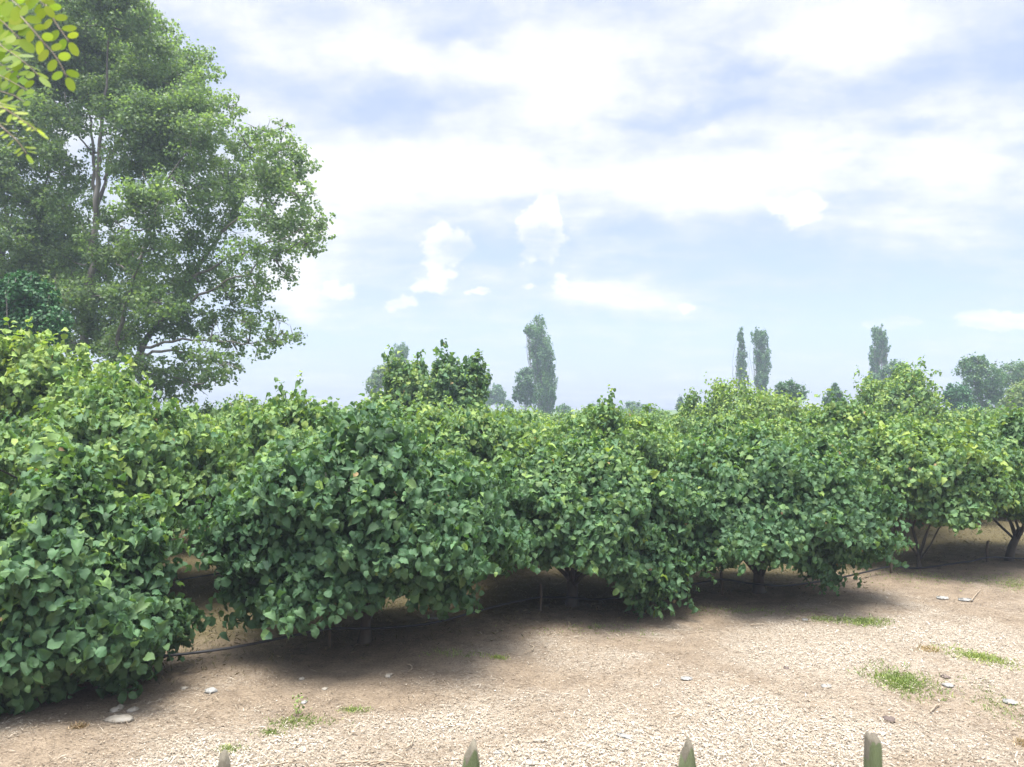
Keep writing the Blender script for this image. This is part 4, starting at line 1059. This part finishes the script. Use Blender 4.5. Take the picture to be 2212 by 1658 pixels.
fbv = t.math('ADD', t.math('MULTIPLY', t.math('SUBTRACT', fb4, .5), .60), t.math('ADD', t.math('MULTIPLY', t.math('SUBTRACT', fb, .5), 1.15), t.math('MULTIPLY', t.math('SUBTRACT', fb2, .5), .5)))
fb3 = t.noise(base, 42.0, 8, .62)
cone = t.math('ADD', total(crisp, [(a, b_, c * 1.55, d * 1.55, e) for a, b_, c, d, e in CRISP], 0.0), t.math('ADD', t.math('MULTIPLY', t.math('SUBTRACT', fb3, .5), 1.15), t.math('MULTIPLY', t.math('SUBTRACT', fb2, .5), .4)))
puff = t.math('MULTIPLY', t.mapr(cone, .18, .46, 0, 1, True), t.mapr(fb3, .3, .7, .30, .50))
Wv = t.math('ADD', t.math('ADD', t.mapr(vv_, R(2), R(18), .29, .60, True), fbv), t.math('ADD', t.math('MULTIPLY', total(soft, SOFT, 0.05), 0.80), puff))
Wv = t.math('ADD', Wv, 0.0, clamp=True)
cloud = t.ramp(Wv, [(0.0, (1.12, 1.27, 1.82)), (0.25, (1.33, 1.50, 1.97)), (0.5, (1.68, 1.82, 2.16)), (0.75, (2.18, 2.24, 2.36)), (0.95, (2.52, 2.52, 2.50))])
mixc = t.mix(t.mapr(Wv, 0, .6, .80, .97), sky.outputs[0], cloud)
# broad bright aureole of the veiled sun, high up behind the viewer
sdv = (math.sin(SUN_AZ) * math.cos(SUN_EL), math.cos(SUN_AZ) * math.cos(SUN_EL), math.sin(SUN_EL))
aur = t.mapr(t.vmath('DOT_PRODUCT', G, sdv).outputs['Value'], .35, 1.0, 1.0, 3.6, True)
mixc = t.mix(1.0, mixc, t.n('ShaderNodeCombineXYZ', ins={0: aur, 1: aur, 2: aur}).outputs[0], 'MULTIPLY')
bg = t.n('ShaderNodeBackground', ins={0: mixc, 1: 0.05})
t.nt.links.new(bg.outputs[0], out.inputs[0])

sun = bpy.data.lights.new('sun', 'SUN'); sun.energy = 1.1; sun.angle = R(28); sun.color = (1, .96, .89)
so = bpy.data.objects.new('sun', sun); C.objects.link(so); so.location = (0, 0, 60)
sd = np.array([math.sin(SUN_AZ) * math.cos(SUN_EL), math.cos(SUN_AZ) * math.cos(SUN_EL), math.sin(SUN_EL)])
from mathutils import Vector
so.rotation_euler = Vector(tuple(sd)).to_track_quat('Z', 'Y').to_euler()

# ------------------------------------------------------------------ haze
mH, t, o = new_mat('haze_air')
pv = t.n('ShaderNodeVolumePrincipled', ins={'Color': (0.70, 0.80, 1.0, 1), 'Density': 0.0013, 'Anisotropy': 0.25})
t.nt.links.new(pv.outputs[0], o.inputs['Volume'])
HAZE = True
if HAZE:
    vv, qq = box_v(-190, 190, -12, 230, -1.2, 27.5); b = MB(); b.add(vv, qq)
    tag(link('haze', b.mesh('haze', mH, False)), 'pale bluish haze hanging over the orchard and far trees', 'haze', kind='stuff')

# ------------------------------------------------------------------ camera and render
cam = bpy.data.cameras.new('camera'); co = bpy.data.objects.new('camera', cam); C.objects.link(co)
cam.sensor_fit = 'HORIZONTAL'; cam.sensor_width = 36; cam.lens = 36 * F0 / W0
cam.clip_start = 0.05; cam.clip_end = 6000
co.location = (0, 0, CAM_H); co.rotation_euler = (PI / 2 + PITCH, 0, 0)
cam.dof.use_dof = True; cam.dof.focus_distance = 12; cam.dof.aperture_fstop = 5.0
S = bpy.context.scene; S.camera = co
S.view_settings.view_transform = 'Standard'; S.view_settings.look = 'None'; S.view_settings.exposure = 3.12; S.view_settings.gamma = 1
S.view_settings.use_curve_mapping = False
S.render.engine = 'CYCLES'
cy = S.cycles
cy.max_bounces = 9; cy.diffuse_bounces = 4; cy.glossy_bounces = 2; cy.transmission_bounces = 5; cy.volume_bounces = 1
cy.use_denoising = True; cy.volume_step_rate = 4
S.render.resolution_x = 1024; S.render.resolution_y = 767
